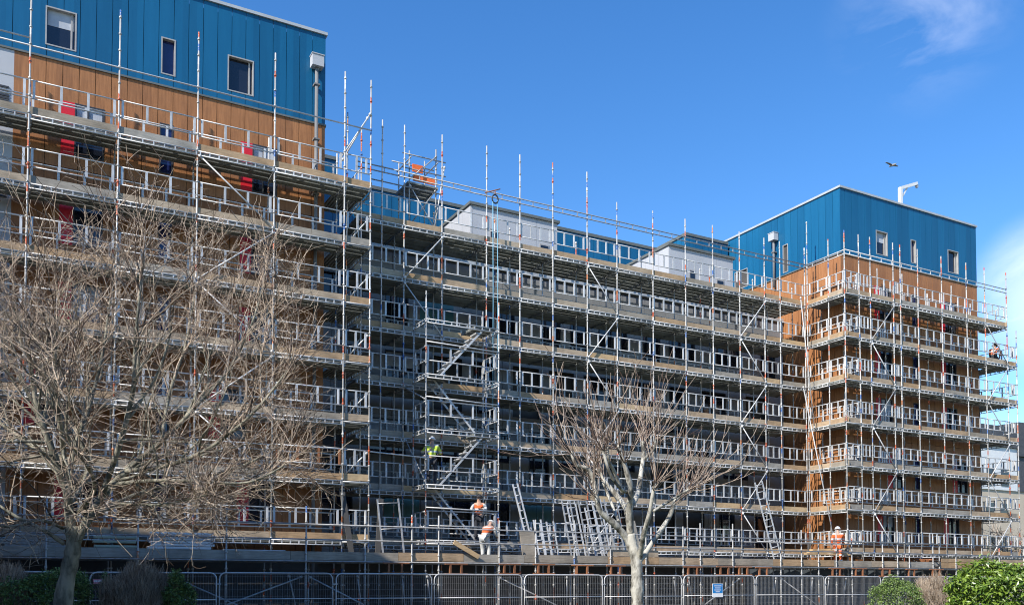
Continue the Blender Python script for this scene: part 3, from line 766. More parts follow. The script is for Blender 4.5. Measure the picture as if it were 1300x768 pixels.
m = MB(); m.v = [(-.4, -.1, 0), (.4, -.12, 0), (.42, .25, .02), (-.38, .28, 0), (-.34, -.02, .26), (.05, .04, .36), (.33, .0, .24), (0, .18, .3)]
for q in ((0, 1, 6, 5, 4), (1, 2, 6), (2, 3, 7), (3, 0, 4), (4, 5, 7), (5, 6, 7), (6, 2, 7), (3, 4, 7), (3, 2, 1, 0)): m.face(list(q))
o = link('folded_tarp', m.mesh('folded_tarp', 'orange_sheet'), None, (30.9, 31.85, D[4]+.0)); tag(o, 'orange folded sheet heaped on a middle deck near the inner corner', 'tarpaulin')
# ---- gin wheel and rope
gw = empty('gin_wheel', 'black pulley wheel on a tube bracket above the first grey roof box', 'pulley', (16.33, 31.3, 16.75))
m = MB(); ring = [(math.cos(a)*.13, 0, math.sin(a)*.17) for a in [2*PI*i/14 for i in range(15)]]; m.tube(ring, .03, 6, cap=False); link('wheel', m.mesh('wheel', 'black_plastic'), gw)
m = MB(); m.tube([(-.4, .1, .2), (.2, -.05, .42)], .022, 6); m.tube([(0, 0, .15), (0, 0, .33)], .02, 6); link('bracket', m.mesh('bracket', 'rust'), gw)
m = MB()
for dx in (-.1, .1): m.tube([(dx, 0, 0), (dx+.02, 0, -4), (dx, 0, -8.2)], .018, 6)
o = link('hoist_rope', m.mesh('hoist_rope', 'rope_blue'), None, (16.33, 31.3, 16.7)); tag(o, 'pale blue looped rope hanging from the black pulley wheel', 'rope')

# ------------------------------------------------------------------ fence
FY = 27.6
FXp = [-1.6, 1.8, 5.26, 8.77, 12.1, 15.5, 18.85, 22.5, 26.2, 30.15, 33.7, 37.3, 40.9, 44.5]
flabels = ['at the left picture edge beside the brown hedge', 'with the small pink sign, behind the big tree trunk', 'behind the dry clipped hedge and its green end',
 'crossed by long diagonal tubes, right of the dry hedge', 'below the stair tower', 'below the two workers by the ladders', 'just left of the pale pollarded tree trunk',
 'behind the pale pollarded tree trunk', 'carrying the blue and white sign', 'just right of the blue and white sign', 'below the worker in full orange', 'behind the round dark green shrub', 'behind the bright laurel hedge']
def fence_panel(L):
    H = 2.0; r = .18
    f = MB(); pts = [(.05, 0, .05)]
    for i in range(5): a = PI-PI/2*i/4; pts.append((.05+r+r*math.cos(a), 0, H-r+r*math.sin(a)))
    for i in range(5): a = PI/2-PI/2*i/4; pts.append((L-.05-r+r*math.cos(a), 0, H-r+r*math.sin(a)))
    pts.append((L-.05, 0, .05)); f.tube(pts, .021, 7); f.tube([(.05, 0, 1.22), (L-.05, 0, 1.22)], .016, 6); f.tube([(.05, 0, .1), (L-.05, 0, .1)], .019, 6)
    w_ = MB(); n = int(L/.075)
    for i in range(1, n): x = .05+(L-.1)*i/n; w_.box(x-.0022, x+.0022, -.003, .003, .1, H-.03)
    for z in [.3+.2*j for j in range(9)]: w_.box(.06, L-.06, -.0028, .0028, z-.002, z+.002)
    return f.mesh('frame', 'alu'), w_.mesh('wire_mesh', 'galv_dull')
for i, (a, b) in enumerate(zip(FXp, FXp[1:])):
    p = empty('fence_panel', 'galvanised wire fence panel '+flabels[i], 'fence panel', (a, FY+RS.uniform(-.02, .02), RS.uniform(-.02, .01)), 'temporary fence panels', RS.uniform(-.009, .009)); p.rotation_euler.x = RS.uniform(-.02, .02)
    fm, wm_ = fence_panel(b-a); link('frame', fm, p); link('wire_mesh', wm_, p)
    m = MB(); m.box(-.32, .32, -.11, .11, .0, .13); link('foot', m.mesh('foot', 'roofing'), p, (.0, 0, 0))
    m = MB(); m.box(-.09, .09, -.03, .03, .0, .04); link('clip', m.mesh('clip', 'galv_dull'), p, (.0, 0, 1.65))
c0 = at_y(911, 749, FY-.05)
sg = empty('site_sign', 'blue safety sign with white foot hung on the wire fence', 'sign', c0)
m = MB(); m.box(-.27, .27, -.006, .006, -.26, .27); link('board', m.mesh('board', 'white_paint'), sg)
m = MB(); m.box(-.25, .25, -.010, -.0065, -.10, .25); link('blue_field', m.mesh('blue_field', 'sign_blue'), sg)
m = MB()
for z, w_ in ((.18, .38), (.1, .28), (.02, .34), (-.05, .2)): m.box(-w_/2, w_/2, -.013, -.0105, z-.014, z+.014)
link('text_lines', m.mesh('text_lines', 'white_paint'), sg)
c0 = at_y(124.5, 737.5, FY-.05)
sg = empty('small_sign', 'small pink and white notice wired to the fence beside the big tree trunk', 'sign', c0)
m = MB(); m.box(-.13, .13, -.004, .004, -.06, .06); link('board', m.mesh('board', 'sign_red'), sg)
m = MB(); m.box(-.1, .1, -.008, -.0045, -.01, .03); link('text_lines', m.mesh('text_lines', 'white_paint'), sg)

# ------------------------------------------------------------------ loose things on the platform
def plank(x, y, z, L, mat, label, group, rz=0, cat='plank', name='scaffold_plank'):
    m = MB(); m.box(-L/2, L/2, 0, .225, 0, .05); m.box(-L/2, L/2, .01, .03, -.018, -.0005); m.box(-L/2, L/2, .195, .215, -.018, -.0005)
    o = link(name, m.mesh(name, mat), None, (x, y, z), rz); tag(o, label, cat, group)
for j in range(9):
    plank(4.38+RS.uniform(-.09, .09), PY+.16+(j % 2)*.02, PZ+.02+j*.084, 1.8, 'bright_steel', 'silver steel plank in the neat pile on the platform between tree trunk and dry hedge', 'pile of silver planks')
for j in range(8):
    plank(.5+RS.uniform(-.12, .12), PY+.18, PZ+.02+j*.076, 1.6, 'galv_dull', 'dull silver plank in the pile at the left picture edge behind the big tree', 'planks behind the big tree')
for j in range(5):
    plank(2.55+RS.uniform(-.08, .08), PY+.2, PZ+.02+j*.13, 1.15, 'pale_green', 'pale green board stacked on the platform right of the big trunk', 'pale green boards')
for j in range(3):
    plank(6.6+RS.uniform(-.1, .1), PY+.2, PZ+.02+j*.1, 1.9, 'bright_steel', 'loose steel plank lying on the platform above the dry hedge end', 'loose steel planks')
def ladder(x, y, z, L, lean, tilt, mat, label, group, w=.36, rungs=None, name='ladder'):
    m = MB()
    for dx in (-w/2, w/2): m.bar((dx, 0, 0), (dx, 0, L), .055, .03, (0, 1, 0))
    n = rungs or int(L/.3)
    for i in range(n): zz = .2+(L-.35)*i/(n-1); m.tube([(-w/2+.01, 0, zz), (w/2-.01, 0, zz)], .02, 6)
    t = link(name, m.mesh(name, mat), None, (x, y, z)); tag(t, label, 'ladder', group)
    t.rotation_euler = (-lean, tilt, 0)
GL = 'ladders and frames leaning behind the pale tree'
for (px, L, tl_) in ((722, 2.7, -.1), (730, 2.6, -.13), (743, 2.75, -.12), (752, 2.5, -.16), (760, 2.85, -.12), (767, 2.85, -.12), (778, 2.4, -.14), (790, 2.6, -.1)):
    p = at_y(px+10, 706, PY+.55); ladder(p.x, PY+.5+RS.uniform(-.12, .12), PZ+.01, L*.88, .16, tl_, RS.choice(['alu', 'galv_dull', 'galv_dull']), 'bare aluminium ladder standing in the cluster behind the pale pollarded tree', GL, RS.uniform(.3, .42))
GF = 'short frames leaning on the platform'
for (px, L, tl_) in ((686, 1.6, -.08), (694, 1.5, -.1), (702, 1.55, -.08)):
    p = at_y(px+4, 706, PY+.5); ladder(p.x, PY+.5, PZ+.01, L, .16, tl_, 'alu', 'short silver frame leaning on the platform left of the tall ladders', GF, .3)
p = at_y(672, 706, PY+.7); ladder(p.x+.25, PY+.75, PZ+.01, 3.0, .14, -.2, 'alu', 'single narrow ladder leaning left of the short frames', None, .2)
p = at_y(500, 706, PY+.6); ladder(p.x, PY+.55, PZ+.01, 2.1, .1, -.08, 'galv_dull', 'dull steel frame leaning at the shaded corner below the first stair', None, .75, 3)
p = at_y(985, 706, PY+.5); ladder(p.x+.2, PY+.5, PZ+.01, 3.7, .1, -.22, 'alu', 'tall pale ladder leaning against the inner corner near the orange worker', None, .42)
p = at_y(470, 706, PY+.6)
for j, (dx, hh, tt) in enumerate(((-.62, 2.4, -.12), (.25, 2.1, .1))):
    m = MB(); m.box(-.09, .09, -.02, .02, 0, hh); o = link('leaning_board', m.mesh('leaning_board', 'board_grey'), None, (p.x+dx, PY+.6, PZ+.02)); o.rotation_euler = (-.12, tt, 0)
    o.data.materials[0] = M['core']; tag(o, 'grey timber board coloured dark for the corner shade at the left block end', 'board', 'boards leaning in the corner')  # wood-grey boards; the dark core tone paints in the corner's shade
p = at_y(675, 700, PY+.4)
m = MB(); m.box(-.3, .3, -.02, .02, 0, 1.15); o = link('leaning_board', m.mesh('leaning_board', 'board_grey'), None, (p.x, PY+.5, PZ+.02)); o.rotation_euler = (-.15, -.05, 0); tag(o, 'wide worn board propped upright left of the short silver frames', 'board')
p = at_y(808, 672, PY+.6)
m = MB(); m.prism([(-.3, -.02), (.45, -.02), (.45, .02), (-.3, .02)], 0, .05)
m.v = [(-.35, 0, 0), (.35, 0, 0), (.1, 0, 1.7), (-.1, 0, 1.6), (-.35, .03, 0), (.35, .03, 0), (.1, .03, 1.7), (-.1, .03, 1.6)]
o = link('plywood_offcut', m.mesh('plywood_offcut', 'board_grey'), None, (p.x, PY+.6, PZ+.02)); o.rotation_euler = (-.14, 0, 0); tag(o, 'tapered plywood sheet leaning behind the pale tree fork', 'plywood sheet')
a = at_y(577, 690, PY-.02); b_ = at_y(600, 702, PY-.02)
m = MB(); m.bar((0, 0, 0), (.95, 0, -.5), .04, .16); o = link('propped_board', m.mesh('propped_board', 'board_new'), None, (a.x-.05, PY-.08, a.z+.06)); tag(o, 'fresh yellow plank sloping down the platform rail below the stair', 'board')
p = at_y(1050, 693, YF-.3)
for j in range(3):
    m = MB(); m.box(-1.3+j*.2, 1.4-j*.15, -.1, .1, 0, .07); o = link('fresh_timber', m.mesh('fresh_timber', 'board_new'), None, (p.x+.1, 28.95+j*.03, 2.95+j*.09)); tag(o, 'long fresh yellow timber lying beside the worker in full orange', 'timber', 'fresh timbers')
# yellow frame and brown barrow at the right end
p = at_y(1268, 700, 29.5)
m = MB(); 
for dx in (-.22, .22): m.bar((dx, 0, 0), (dx, 0, .9), .05, .05)
for z in (.1, .45, .85): m.bar((-.22, 0, z), (.22, 0, z), .04, .04)
o = link('yellow_frame', m.mesh('yellow_frame', 'board_new'), None, (p.x, 29.5, 2.5)); tag(o, 'small yellow trestle frame at the right platform end', 'trestle')
p = at_y(1195, 715, PY-.3)
bw = empty('wheelbarrow', 'rusty brown wheelbarrow tipped on the platform edge above the dry shrub', 'wheelbarrow', (p.x, PY+.35, PZ))
m = MB(); m.v = [(-.3, -.25, .35), (.3, -.25, .35), (.4, .3, .42), (-.35, .3, .42), (-.18, -.15, .12), (.18, -.15, .12), (.2, .18, .14), (-.2, .18, .14)]
for q in ((4, 5, 1, 0), (5, 6, 2, 1), (6, 7, 3, 2), (7, 4, 0, 3), (4, 7, 6, 5)): m.face(list(q))
link('tray', m.mesh('tray', 'rust'), bw)
m = MB(); m.tube([(-.25, -.3, .1), (-.25, .1, .12), (-.3, .75, .4)], .02, 6); m.tube([(.25, -.3, .1), (.25, .1, .12), (.3, .75, .4)], .02, 6); link('handles', m.mesh('handles', 'galv_dull'), bw)
m = MB(); m.tube([(0+math.cos(a)*.0, -.42+math.cos(a)*.16, .18+math.sin(a)*.16) for a in [2*PI*i/12 for i in range(13)]], .04, 6, False); link('wheel', m.mesh('wheel', 'black_plastic'), bw)

# ------------------------------------------------------------------ people
def skin_mesh(name, verts, edges, radii, mat, lev=1, root=0):
    me = bpy.data.meshes.new(name); me.from_pydata([tuple(v) for v in verts], edges, [])
    ob = bpy.data.objects.new('tmp', me); COL.objects.link(ob)
    sk = ob.modifiers.new('s', 'SKIN'); sk.use_smooth_shade = True
    for i, r in enumerate(radii):
        d = me.skin_vertices[0].data[i]; d.radius = (r, r) if not isinstance(r, tuple) else r; d.use_root = i == root
    ss = ob.modifiers.new('u', 'SUBSURF'); ss.levels = lev; ss.render_levels = lev
    dg = bpy.context.evaluated_depsgraph_get(); ev = ob.evaluated_get(dg)
    out = bpy.data.meshes.new_from_object(ev); out.name = name
    out.materials.clear(); out.materials.append(M[mat])
    for p in out.polygons: p.use_smooth = True
    bpy.data.objects.remove(ob); bpy.data.meshes.remove(me)
    return out
def person(label, loc, rz, J, top, legs, helmet='helmet_white', group=None, sleeves=True):
    """J: joint name -> local position; facing local +Y"""
    t = empty('person', label, 'person', loc, group, rz)
    J = {k: Vector(v) for k, v in J.items()}
    names = list(J); 
    chain = [('pelvis', 'belly'), ('belly', 'chest'), ('chest', 'neck'), ('neck', 'head'), ('head', 'crown'), ('head', 'nose'), ('chest', 'shL'), ('shL', 'elL'), ('elL', 'wrL'), ('chest', 'shR'), ('shR', 'elR'), ('elR', 'wrR'),
             ('pelvis', 'hipL'), ('hipL', 'knL'), ('knL', 'anL'), ('anL', 'toL'), ('pelvis', 'hipR'), ('hipR', 'knR'), ('knR', 'anR'), ('anR', 'toR')]
    R = dict(pelvis=.125, belly=.115, chest=.135, neck=.055, head=.092, crown=.075, nose=.02, shL=.065, shR=.065, elL=.043, elR=.043, wrL=.031, wrR=.031,
             hipL=.085, hipR=.085, knL=.06, knR=.06, anL=.042, anR=.042, toL=.035, toR=.035)
    vs = [J[n] for n in names]; idx = {n: i for i, n in enumerate(names)}; ed = [(idx[a], idx[b]) for a, b in chain]; rr = [R[n] for n in names]
    for sd_ in 'LR':           # hands: palm and five bent fingers
        wv = J['wr'+sd_]; d = (wv-J['el'+sd_]).normalized(); side = d.cross(Vector((0, 0, 1))); side = side.normalized() if side.length > .1 else Vector((0, 1, 0))
        pi_ = len(vs); vs.append(wv+d*.07); rr.append((.036, .02)); ed.append((idx['wr'+sd_], pi_))
        bend = d.cross(side)*(-.03)
        for k, ln in enumerate((.065, .075, .07, .055)):
            a = len(vs); vs.append(wv+d*(.1)+side*(.03-.02*k)); rr.append(.009); ed.append((pi_, a))
            vs.append(wv+d*(.1+ln)+side*(.032-.021*k)+bend); rr.append(.008); ed.append((a, a+1))
        a = len(vs); vs.append(wv+d*.05+side*.05); rr.append(.011); ed.append((pi_, a)); vs.append(wv+d*.095+side*.06+bend*.6); rr.append(.009); ed.append((a, a+1))
    link('body', skin_mesh('body', vs, ed, rr, 'skin'), t)
    def shell(name, ch, grow, mat, extra=None):
        ns = []; 
        for a, b in ch:
            for n in (a, b):
                if n not in ns: ns.append(n)
        pos = [J[n] if not (extra and n in extra) else Vector(extra[n]) for n in ns]; ii = {n: i for i, n in enumerate(ns)}
        return link(name, skin_mesh(name, pos, [(ii[a], ii[b]) for a, b in ch], [R[n]+grow for n in ns], mat), t)
    def short(a, b, f): return J[a].lerp(J[b], f)
    shell('jacket', [('pelvis', 'belly'), ('belly', 'chest'), ('chest', 'shL'), ('chest', 'shR')]+([('shL', 'elL'), ('shR', 'elR'), ('elL', 'wrL'), ('elR', 'wrR')] if sleeves else []), .022, top,
          {'wrL': short('elL', 'wrL', .86), 'wrR': short('elR', 'wrR', .86)})
    if not sleeves:
        for sd_ in 'LR': shell('sleeve', [('sh'+sd_, 'el'+sd_), ('el'+sd_, 'wr'+sd_)], .016, 'pale_cloth', {'wr'+sd_: short('el'+sd_, 'wr'+sd_, .86)})
    shell('trousers', [('pelvis', 'hipL'), ('hipL', 'knL'), ('knL', 'anL'), ('pelvis', 'hipR'), ('hipR', 'knR'), ('knR', 'anR')], .02, legs)
    for sd_ in 'LR':
        a = J['an'+sd_]; b = J['to'+sd_]; m = MB(); d = (b-a); d.z = 0; d = d.normalized()
        m.tube([a+Vector((0, 0, .1)), a+Vector((0, 0, -.02)), a+d*.09+Vector((0, 0, -.035)), a+d*.22+Vector((0, 0, -.045))], [.062, .058, .055, .03], 9)
        link('boot', m.mesh('boot', 'dark_cloth'), t)
    ax = (J['crown']-J['neck']).normalized(); q = Vector((0, 0, 1)).rotation_difference(ax); hd = J['head']
    m = MB(); m.ball((0, 0, 0), .118, .14, .125, 14, 6, .02, 1.); m.tube([(0, .02, .0), (0, .02, .018)], [.155, .14], 16)
    ob = link('helmet', m.mesh('helmet', helmet), t, hd+ax*.05); ob.rotation_mode = 'QUATERNION'; ob.rotation_quaternion = q
    return t
def pose(**kw):
    J = dict(pelvis=(0, 0, .95), belly=(0, 0, 1.13), chest=(0, 0, 1.34), neck=(0, .01, 1.5), head=(0, .03, 1.62), crown=(0, .02, 1.72), nose=(0, .135, 1.61),
             shL=(-.19, 0, 1.42), elL=(-.25, .02, 1.15), wrL=(-.25, .14, .93), shR=(.19, 0, 1.42), elR=(.25, .02, 1.15), wrR=(.25, .14, .93),
             hipL=(-.1, 0, .9), knL=(-.11, .03, .5), anL=(-.11, 0, .09), toL=(-.12, .15, .04), hipR=(.1, 0, .9), knR=(.11, .03, .5), anR=(.11, 0, .09), toR=(.12, .15, .04))
    J.update(kw); return J
# climber on the stair tower, seen from behind
person('worker in yellow hi-vis vest climbing off the stair tower, seen from behind', (13.28, 30.4, D[1]+.14), -.35,
       pose(elL=(-.33, .18, 1.22), wrL=(-.34, .42, 1.28), elR=(.32, .15, 1.2), wrR=(.28, .38, 1.2), knL=(-.12, .22, .58), anL=(-.12, .12, .22), toL=(-.12, .28, .18)), 'hivis_yellow', 'dark_cloth')
p = at_y(601, 700, PY+.75)
person('worker in orange vest and pale sleeves standing at the stair foot', (15.3, 30.62, D[0]+.14), 2.6,
       pose(elL=(-.28, .15, 1.2), wrL=(-.12, .36, 1.2), elR=(.28, .15, 1.2), wrR=(.12, .36, 1.15)), 'hivis_orange', 'dark_cloth', 'dark_cloth', sleeves=False)
p = at_y(619, 700, PY+.35)
person('stooping worker in white helmet and pale trousers beside the stair foot', (p.x-.08, PY+.35, PZ), -.9,
       pose(pelvis=(0, -.12, .88), belly=(0, .0, 1.03), chest=(0, .2, 1.17), neck=(0, .33, 1.27), head=(0, .43, 1.34), crown=(0, .49, 1.43), nose=(0, .52, 1.28), shL=(-.19, .24, 1.22), shR=(.19, .24, 1.22),
            elL=(-.24, .36, .98), wrL=(-.2, .55, .88), elR=(.24, .36, .98), wrR=(.2, .55, .9), hipL=(-.1, -.12, .84), hipR=(.1, -.12, .84), knL=(-.12, .02, .46), knR=(.12, .05, .46)), 'hivis_orange', 'pale_cloth', sleeves=False)
p = at_y(1064, 712, PY+.45)
person('worker in full orange hi-vis suit and white helmet walking along the platform', (p.x, PY+.45, PZ), -.75,
       pose(knL=(-.11, .16, .5), anL=(-.11, .24, .1), toL=(-.11, .39, .06), knR=(.11, -.02, .5), anR=(.11, -.2, .14), toR=(.11, -.07, .05), elL=(-.25, -.1, 1.16), wrL=(-.24, .0, .93), elR=(.25, .16, 1.16), wrR=(.22, .34, 1.02)), 'hivis_orange', 'hivis_orange')
person('crouching worker in orange on the high deck overhanging the right end', (44.75, 29.45, D[5]-.02), -1.2,
       pose(pelvis=(0, -.1, .42), belly=(0, .0, .58), chest=(0, .14, .78), neck=(0, .22, .92), head=(0, .28, 1.03), crown=(0, .29, 1.13), nose=(0, .39, 1.0), shL=(-.19, .16, .84), shR=(.19, .16, .84),
            elL=(-.25, .33, .64), wrL=(-.18, .5, .5), elR=(.25, .33, .64), wrR=(.18, .5, .5), hipL=(-.1, -.1, .4), hipR=(.1, -.1, .4), knL=(-.15, .28, .5), anL=(-.14, .05, .12), toL=(-.14, .2, .05), knR=(.15, .3, .32), anR=(.14, -.1, .1), toR=(.14, .02, .03)), 'hivis_orange', 'dark_cloth', 'dark_cloth')

# ------------------------------------------------------------------ gull
gp = at_d(1133, 210.5, 38)
gl = empty('gull', 'gull gliding in the blue sky above the right roof', 'bird', gp)
m = MB(); m.tube([(-.02, -.28, 0), (0, -.18, .0), (0, 0, .02), (0, .16, .03), (0, .24, .02)], [.02, .05, .075, .045, .01], 8); link('body', m.mesh('body', 'gull_white'), gl)
for s_ in (-1, 1):
    m = MB(); m.v = [(s_*.04, .09, .03), (s_*.25, .14, .12), (s_*.55, .06, .1), (s_*.5, .0, .1), (s_*.25, .0, .11), (s_*.04, -.06, .03)]
    m.v += [(x, y, z-.015) for x, y, z in m.v]; m.face([0, 1, 2, 3, 4, 5]); m.face([11, 10, 9, 8, 7, 6])
    for i in range(6): m.face([i, 6+i, 6+(i+1) % 6, (i+1) % 6])
    link('wing', m.mesh('wing', 'gull_grey'), gl)
gl.scale = (.72, .72, .72)

# ------------------------------------------------------------------ trees
def catmull(pts, n=4):
    P = [pts[0]]+pts+[pts[-1]]; out = []
    for i in range(1, len(P)-2):
        for j in range(n):
            t = j/n; a, b, c, d = P[i-1], P[i], P[i+1], P[i+2]
            out.append(.5*((2*b)+(c-a)*t+(2*a-5*b+4*c-d)*t*t+(3*b-3*c+d-a)*t**3))
    out.append(pts[-1]); return out
def rdir(r): 
    while True:
        v = Vector((r.uniform(-1, 1), r.uniform(-1, 1), r.uniform(-1, 1)))
        if .1 < v.length < 1: return v.normalized()
def shoot(mb, r, p, d, L, r0, r1, up, seg, sides, wob=.12):
    pts = [p]; q = p.copy(); d = d.copy()
    for i in range(seg):
        d = (d+Vector((0, 0, up))+rdir(r)*wob).normalized(); q = q+d*(L/seg); pts.append(q.copy())
    mb.tube(pts, [r0+(r1-r0)*i/seg for i in range(seg+1)], sides, cap=False); return pts, d
def limb(mb, path, r0, r1, n=5, sides=8, knobs=None, r=None):
    pts = catmull(path, n); k = len(pts)
    rad = [r0+(r1-r0)*(i/(k-1)) for i in range(k)]
    if r: rad = [q*r.uniform(.9, 1.13) for q in rad]
    mb.tube(pts, rad, sides); return pts, rad

# tree 1: big spreading tree at left
r1 = random.Random(21)
d0 = 16.
base1 = Vector((*at_d(78, 790, d0).xy, 0))
t1 = empty('bare_tree', 'wide leafless tree with bent trunk and dense twigs at left', 'tree', base1)
tk = MB(); tw = MB()
P = lambda x, y, dd=0.: at_d(x, y, d0+dd)
limb(tk, [base1+Vector((-.05, 0, 0)), P(80, 765), P(86, 730), P(93, 695), P(93, 668)], .158, .125, 5, 12, r=r1)
limbs = [
 ([P(93, 690), P(88, 655), P(84, 620, -.2), P(66, 570, -.4), P(48, 520, -.5), P(38, 460, -.6)], .115, .035),
 ([P(95, 690), P(112, 658), P(128, 632, .2), P(160, 598, .4), P(205, 560, .5), P(246, 518, .6), P(268, 480, .7)], .105, .03),
 ([P(84, 620), P(92, 575, .6), P(112, 520, 1.1), P(130, 450, 1.4), P(140, 380, 1.5)], .07, .022),
 ([P(128, 632), P(150, 570, -.6), P(168, 500, -1.0), P(172, 430, -1.2), P(180, 350, -1.3)], .07, .02),
 ([P(82, 690), P(55, 672, -.2), P(20, 655, -.3), P(-30, 620, -.2), P(-80, 570, 0)], .05, .02),
 ([P(70, 580), P(40, 565, .6), P(5, 540, 1.), P(-50, 500, 1.3), P(-90, 450, 1.4)], .065, .02),
 ([P(84, 610), P(78, 545, -1.), P(70, 480, -1.6), P(72, 400, -1.9)], .06, .02),
 ([P(160, 598), P(215, 590, -.5), P(270, 566, -.9), P(325, 520, -1.1), P(365, 470, -1.2)], .055, .016),
 ([P(112, 658), P(170, 628, 1.0), P(240, 610, 1.5), P(310, 590, 1.8), P(370, 556, 1.9)], .05, .016),
 ([P(140, 615), P(190, 610, -1.2), P(250, 610, -1.8), P(315, 612, -2.0), P(362, 590, -2.1)], .045, .014),
 ([P(88, 640), P(110, 600, 1.4), P(100, 560, 2.4), P(60, 500, 3.), P(40, 440, 3.1)], .06, .018),
 ([P(100, 650), P(120, 620, -1.4), P(110, 590, -2.4), P(85, 550, -3.), P(90, 480, -3.2)], .05, .016),
 ([P(205, 560), P(215, 500, .9), P(235, 440, 1.3), P(248, 370, 1.4)], .045, .016),
 ([P(48, 520), P(20, 470, -.2), P(-10, 410, 0), P(-20, 360, .1)], .045, .016),
 ([P(110, 655), P(165, 640, .5), P(225, 645, .8), P(280, 660, 1.)], .04, .012),
 ([P(105, 650), P(150, 640, -1.2), P(205, 640, -2.), P(262, 628, -2.6)], .04, .012),
 ([P(80, 670), P(50, 660, -1.2), P(10, 668, -2.), P(-40, 660, -2.4)], .04, .012),
 ([P(246, 518), P(290, 470, .2), P(320, 410, .2), P(335, 360, .3)], .04, .014),
]
C1 = P(135, 455); 
def inside(p, s=1.):
    q = p-C1; return (q.x/3.6)**2+(q.y/4.2)**2+((q.z)/(3.35 if q.z > 0 else 3.0))**2 < s
nodes = []
for pth, a, b in limbs:
    pts, rad = limb(tk, pth, a*.8, b*.85, 6, 8, r=r1)
    acc = 0
    for i in range(2, len(pts)):
        acc += (pts[i]-pts[i-1]).length
        if acc > .15: acc = 0; nodes.append((pts[i], (pts[i]-pts[i-1]).normalized(), rad[i], i/len(pts)))
    nodes.append((pts[-1], (pts[-1]-pts[-2]).normalized(), rad[-1], 1.)); nodes.append((pts[-1], (pts[-1]-pts[-2]).normalized(), rad[-1], 1.))
Z = Vector((0, 0, 1))
n_sub = 0
for (p, d, rad, f) in nodes:
    if f < .3 and r1.random() < .6: continue
    out = (p-C1); out.z *= .3; out = out.normalized() if out.length > .1 else rdir(r1)
    low = p.z < 4.2
    for rep in range(2 if f > .5 and r1.random() < .45 else 1):
        nd = (d*.55+rdir(r1)*.75+out*.35+Z*(0. if low and r1.random() < .7 else .45)).normalized()
        L = r1.uniform(1.0, 2.1)*(1.15-.3*f)
        s_ = 0
        while not inside(p+nd*L, 1.05) and s_ < 5: L *= .82; s_ += 1
        rb = min(rad*.6, .03*L/1.6+.004)
        bp, bd = shoot(tk if rb > .018 else tw, r1, p, nd, L, rb, .0055, .02 if low else .05, 7, 5, .2)
        for i in range(2, 8):
            for _ in range(2 if r1.random() < .55 else 1):
                sd2 = ((bp[i]-bp[i-1]).normalized()*.6+rdir(r1)*.85+Z*(.02 if low else .16)).normalized(); l2 = r1.uniform(.4, 1.2)
                if not inside(bp[i]+sd2*l2, 1.12): l2 *= .55
                sp, _d = shoot(tw, r1, bp[i], sd2, l2, .0058, .0034, .03, 4, 3, .2); n_sub += 1
                for jj in (1, 2, 3, 4):
                    if r1.random() < .62:
                        sd3 = ((sp[jj]-sp[jj-1]).normalized()*.7+rdir(r1)*.75+Z*.12).normalized()
                        shoot(tw, r1, sp[jj], sd3, r1.uniform(.12, .45), .0044, .003, .03, 3, 3, .25)
tk.mats = ['bark']
link('trunk', shift(tk, base1).mesh('trunk', 'bark', False), t1)
link('crown', shift(tw, base1).mesh('crown', 'twig', False), t1)

# tree 2: pale pollarded tree
r2 = random.Random(5); d2 = 23.
base2 = Vector((*at_d(810, 790, d2).xy, 0))
t2 = empty('bare_tree', 'pale pollarded tree with knuckled limbs and long whips in front of the middle block', 'tree', base2)
tk = MB(); tw = MB()
Q = lambda x, y, dd=0.: at_d(650+x/3.84, 568+y/3.84, d2+dd)
limb(tk, [base2, Q(612, 770), Q(610, 650), Q(606, 560), Q(590, 490), Q(577, 420)], .17, .125, 5, 12, r=r2)
limbs = [
 ([Q(600, 540), Q(560, 445), Q(500, 372, -.2), Q(432, 312, -.4), Q(412, 240, -.5), Q(398, 165, -.5)], .12, .075),
 ([Q(398, 165, -.5), Q(372, 105, -.6), Q(318, 85, -.7), Q(292, 30, -.7)], .075, .06),
 ([Q(577, 420), Q(556, 300, .3), Q(505, 225, .6), Q(455, 165, .8), Q(425, 110, .9)], .1, .06),
 ([Q(577, 420), Q(572, 300, -.2), Q(578, 200, -.5), Q(548, 80, -.7), Q(520, 0, -.8)], .13, .06),
 ([Q(572, 300), Q(612, 225, .3), Q(628, 130, .6), Q(642, 30, .9), Q(636, -20, .9)], .1, .06),
 ([Q(608, 560), Q(638, 530), Q(690, 455, .2), Q(765, 340, .4), Q(790, 270, .5), Q(812, 245, .5)], .1, .055),
 ([Q(622, 545), Q(640, 430, -.5), Q(668, 330, -.9), Q(690, 210, -1.1), Q(700, 170, -1.1)], .09, .05),
 ([Q(690, 310, -1.), Q(735, 280, -.9), Q(800, 240, -.8), Q(860, 205, -.8)], .05, .035),
 ([Q(540, 225), Q(500, 120, -.3), Q(470, 60, -.6), Q(465, 0, -.6)], .06, .045),
 ([Q(520, 360), Q(480, 260, .8), Q(440, 150, 1.2), Q(430, 60, 1.3)], .06, .04),
 ([Q(570, 220), Q(530, 200, -1.), Q(480, 130, -1.4), Q(445, 20, -1.5)], .06, .045),
 ([Q(640, 60, .8), Q(690, 10, .8), Q(700, -40, .9)], .05, .035),
]
knots = []
for pth, a, b in limbs:
    a *= .78; b *= .75; pts, rad = limb(tk, pth, a, b, 6, 9, r=r2); knots.append((pts[-1], (pts[-1]-pts[-3]).normalized(), b))
    if len(pth) > 4: knots.append((pts[len(pts)*3//4], (pts[-1]-pts[len(pts)//2]).normalized(), b*.8))
C2 = Q(575, 150)
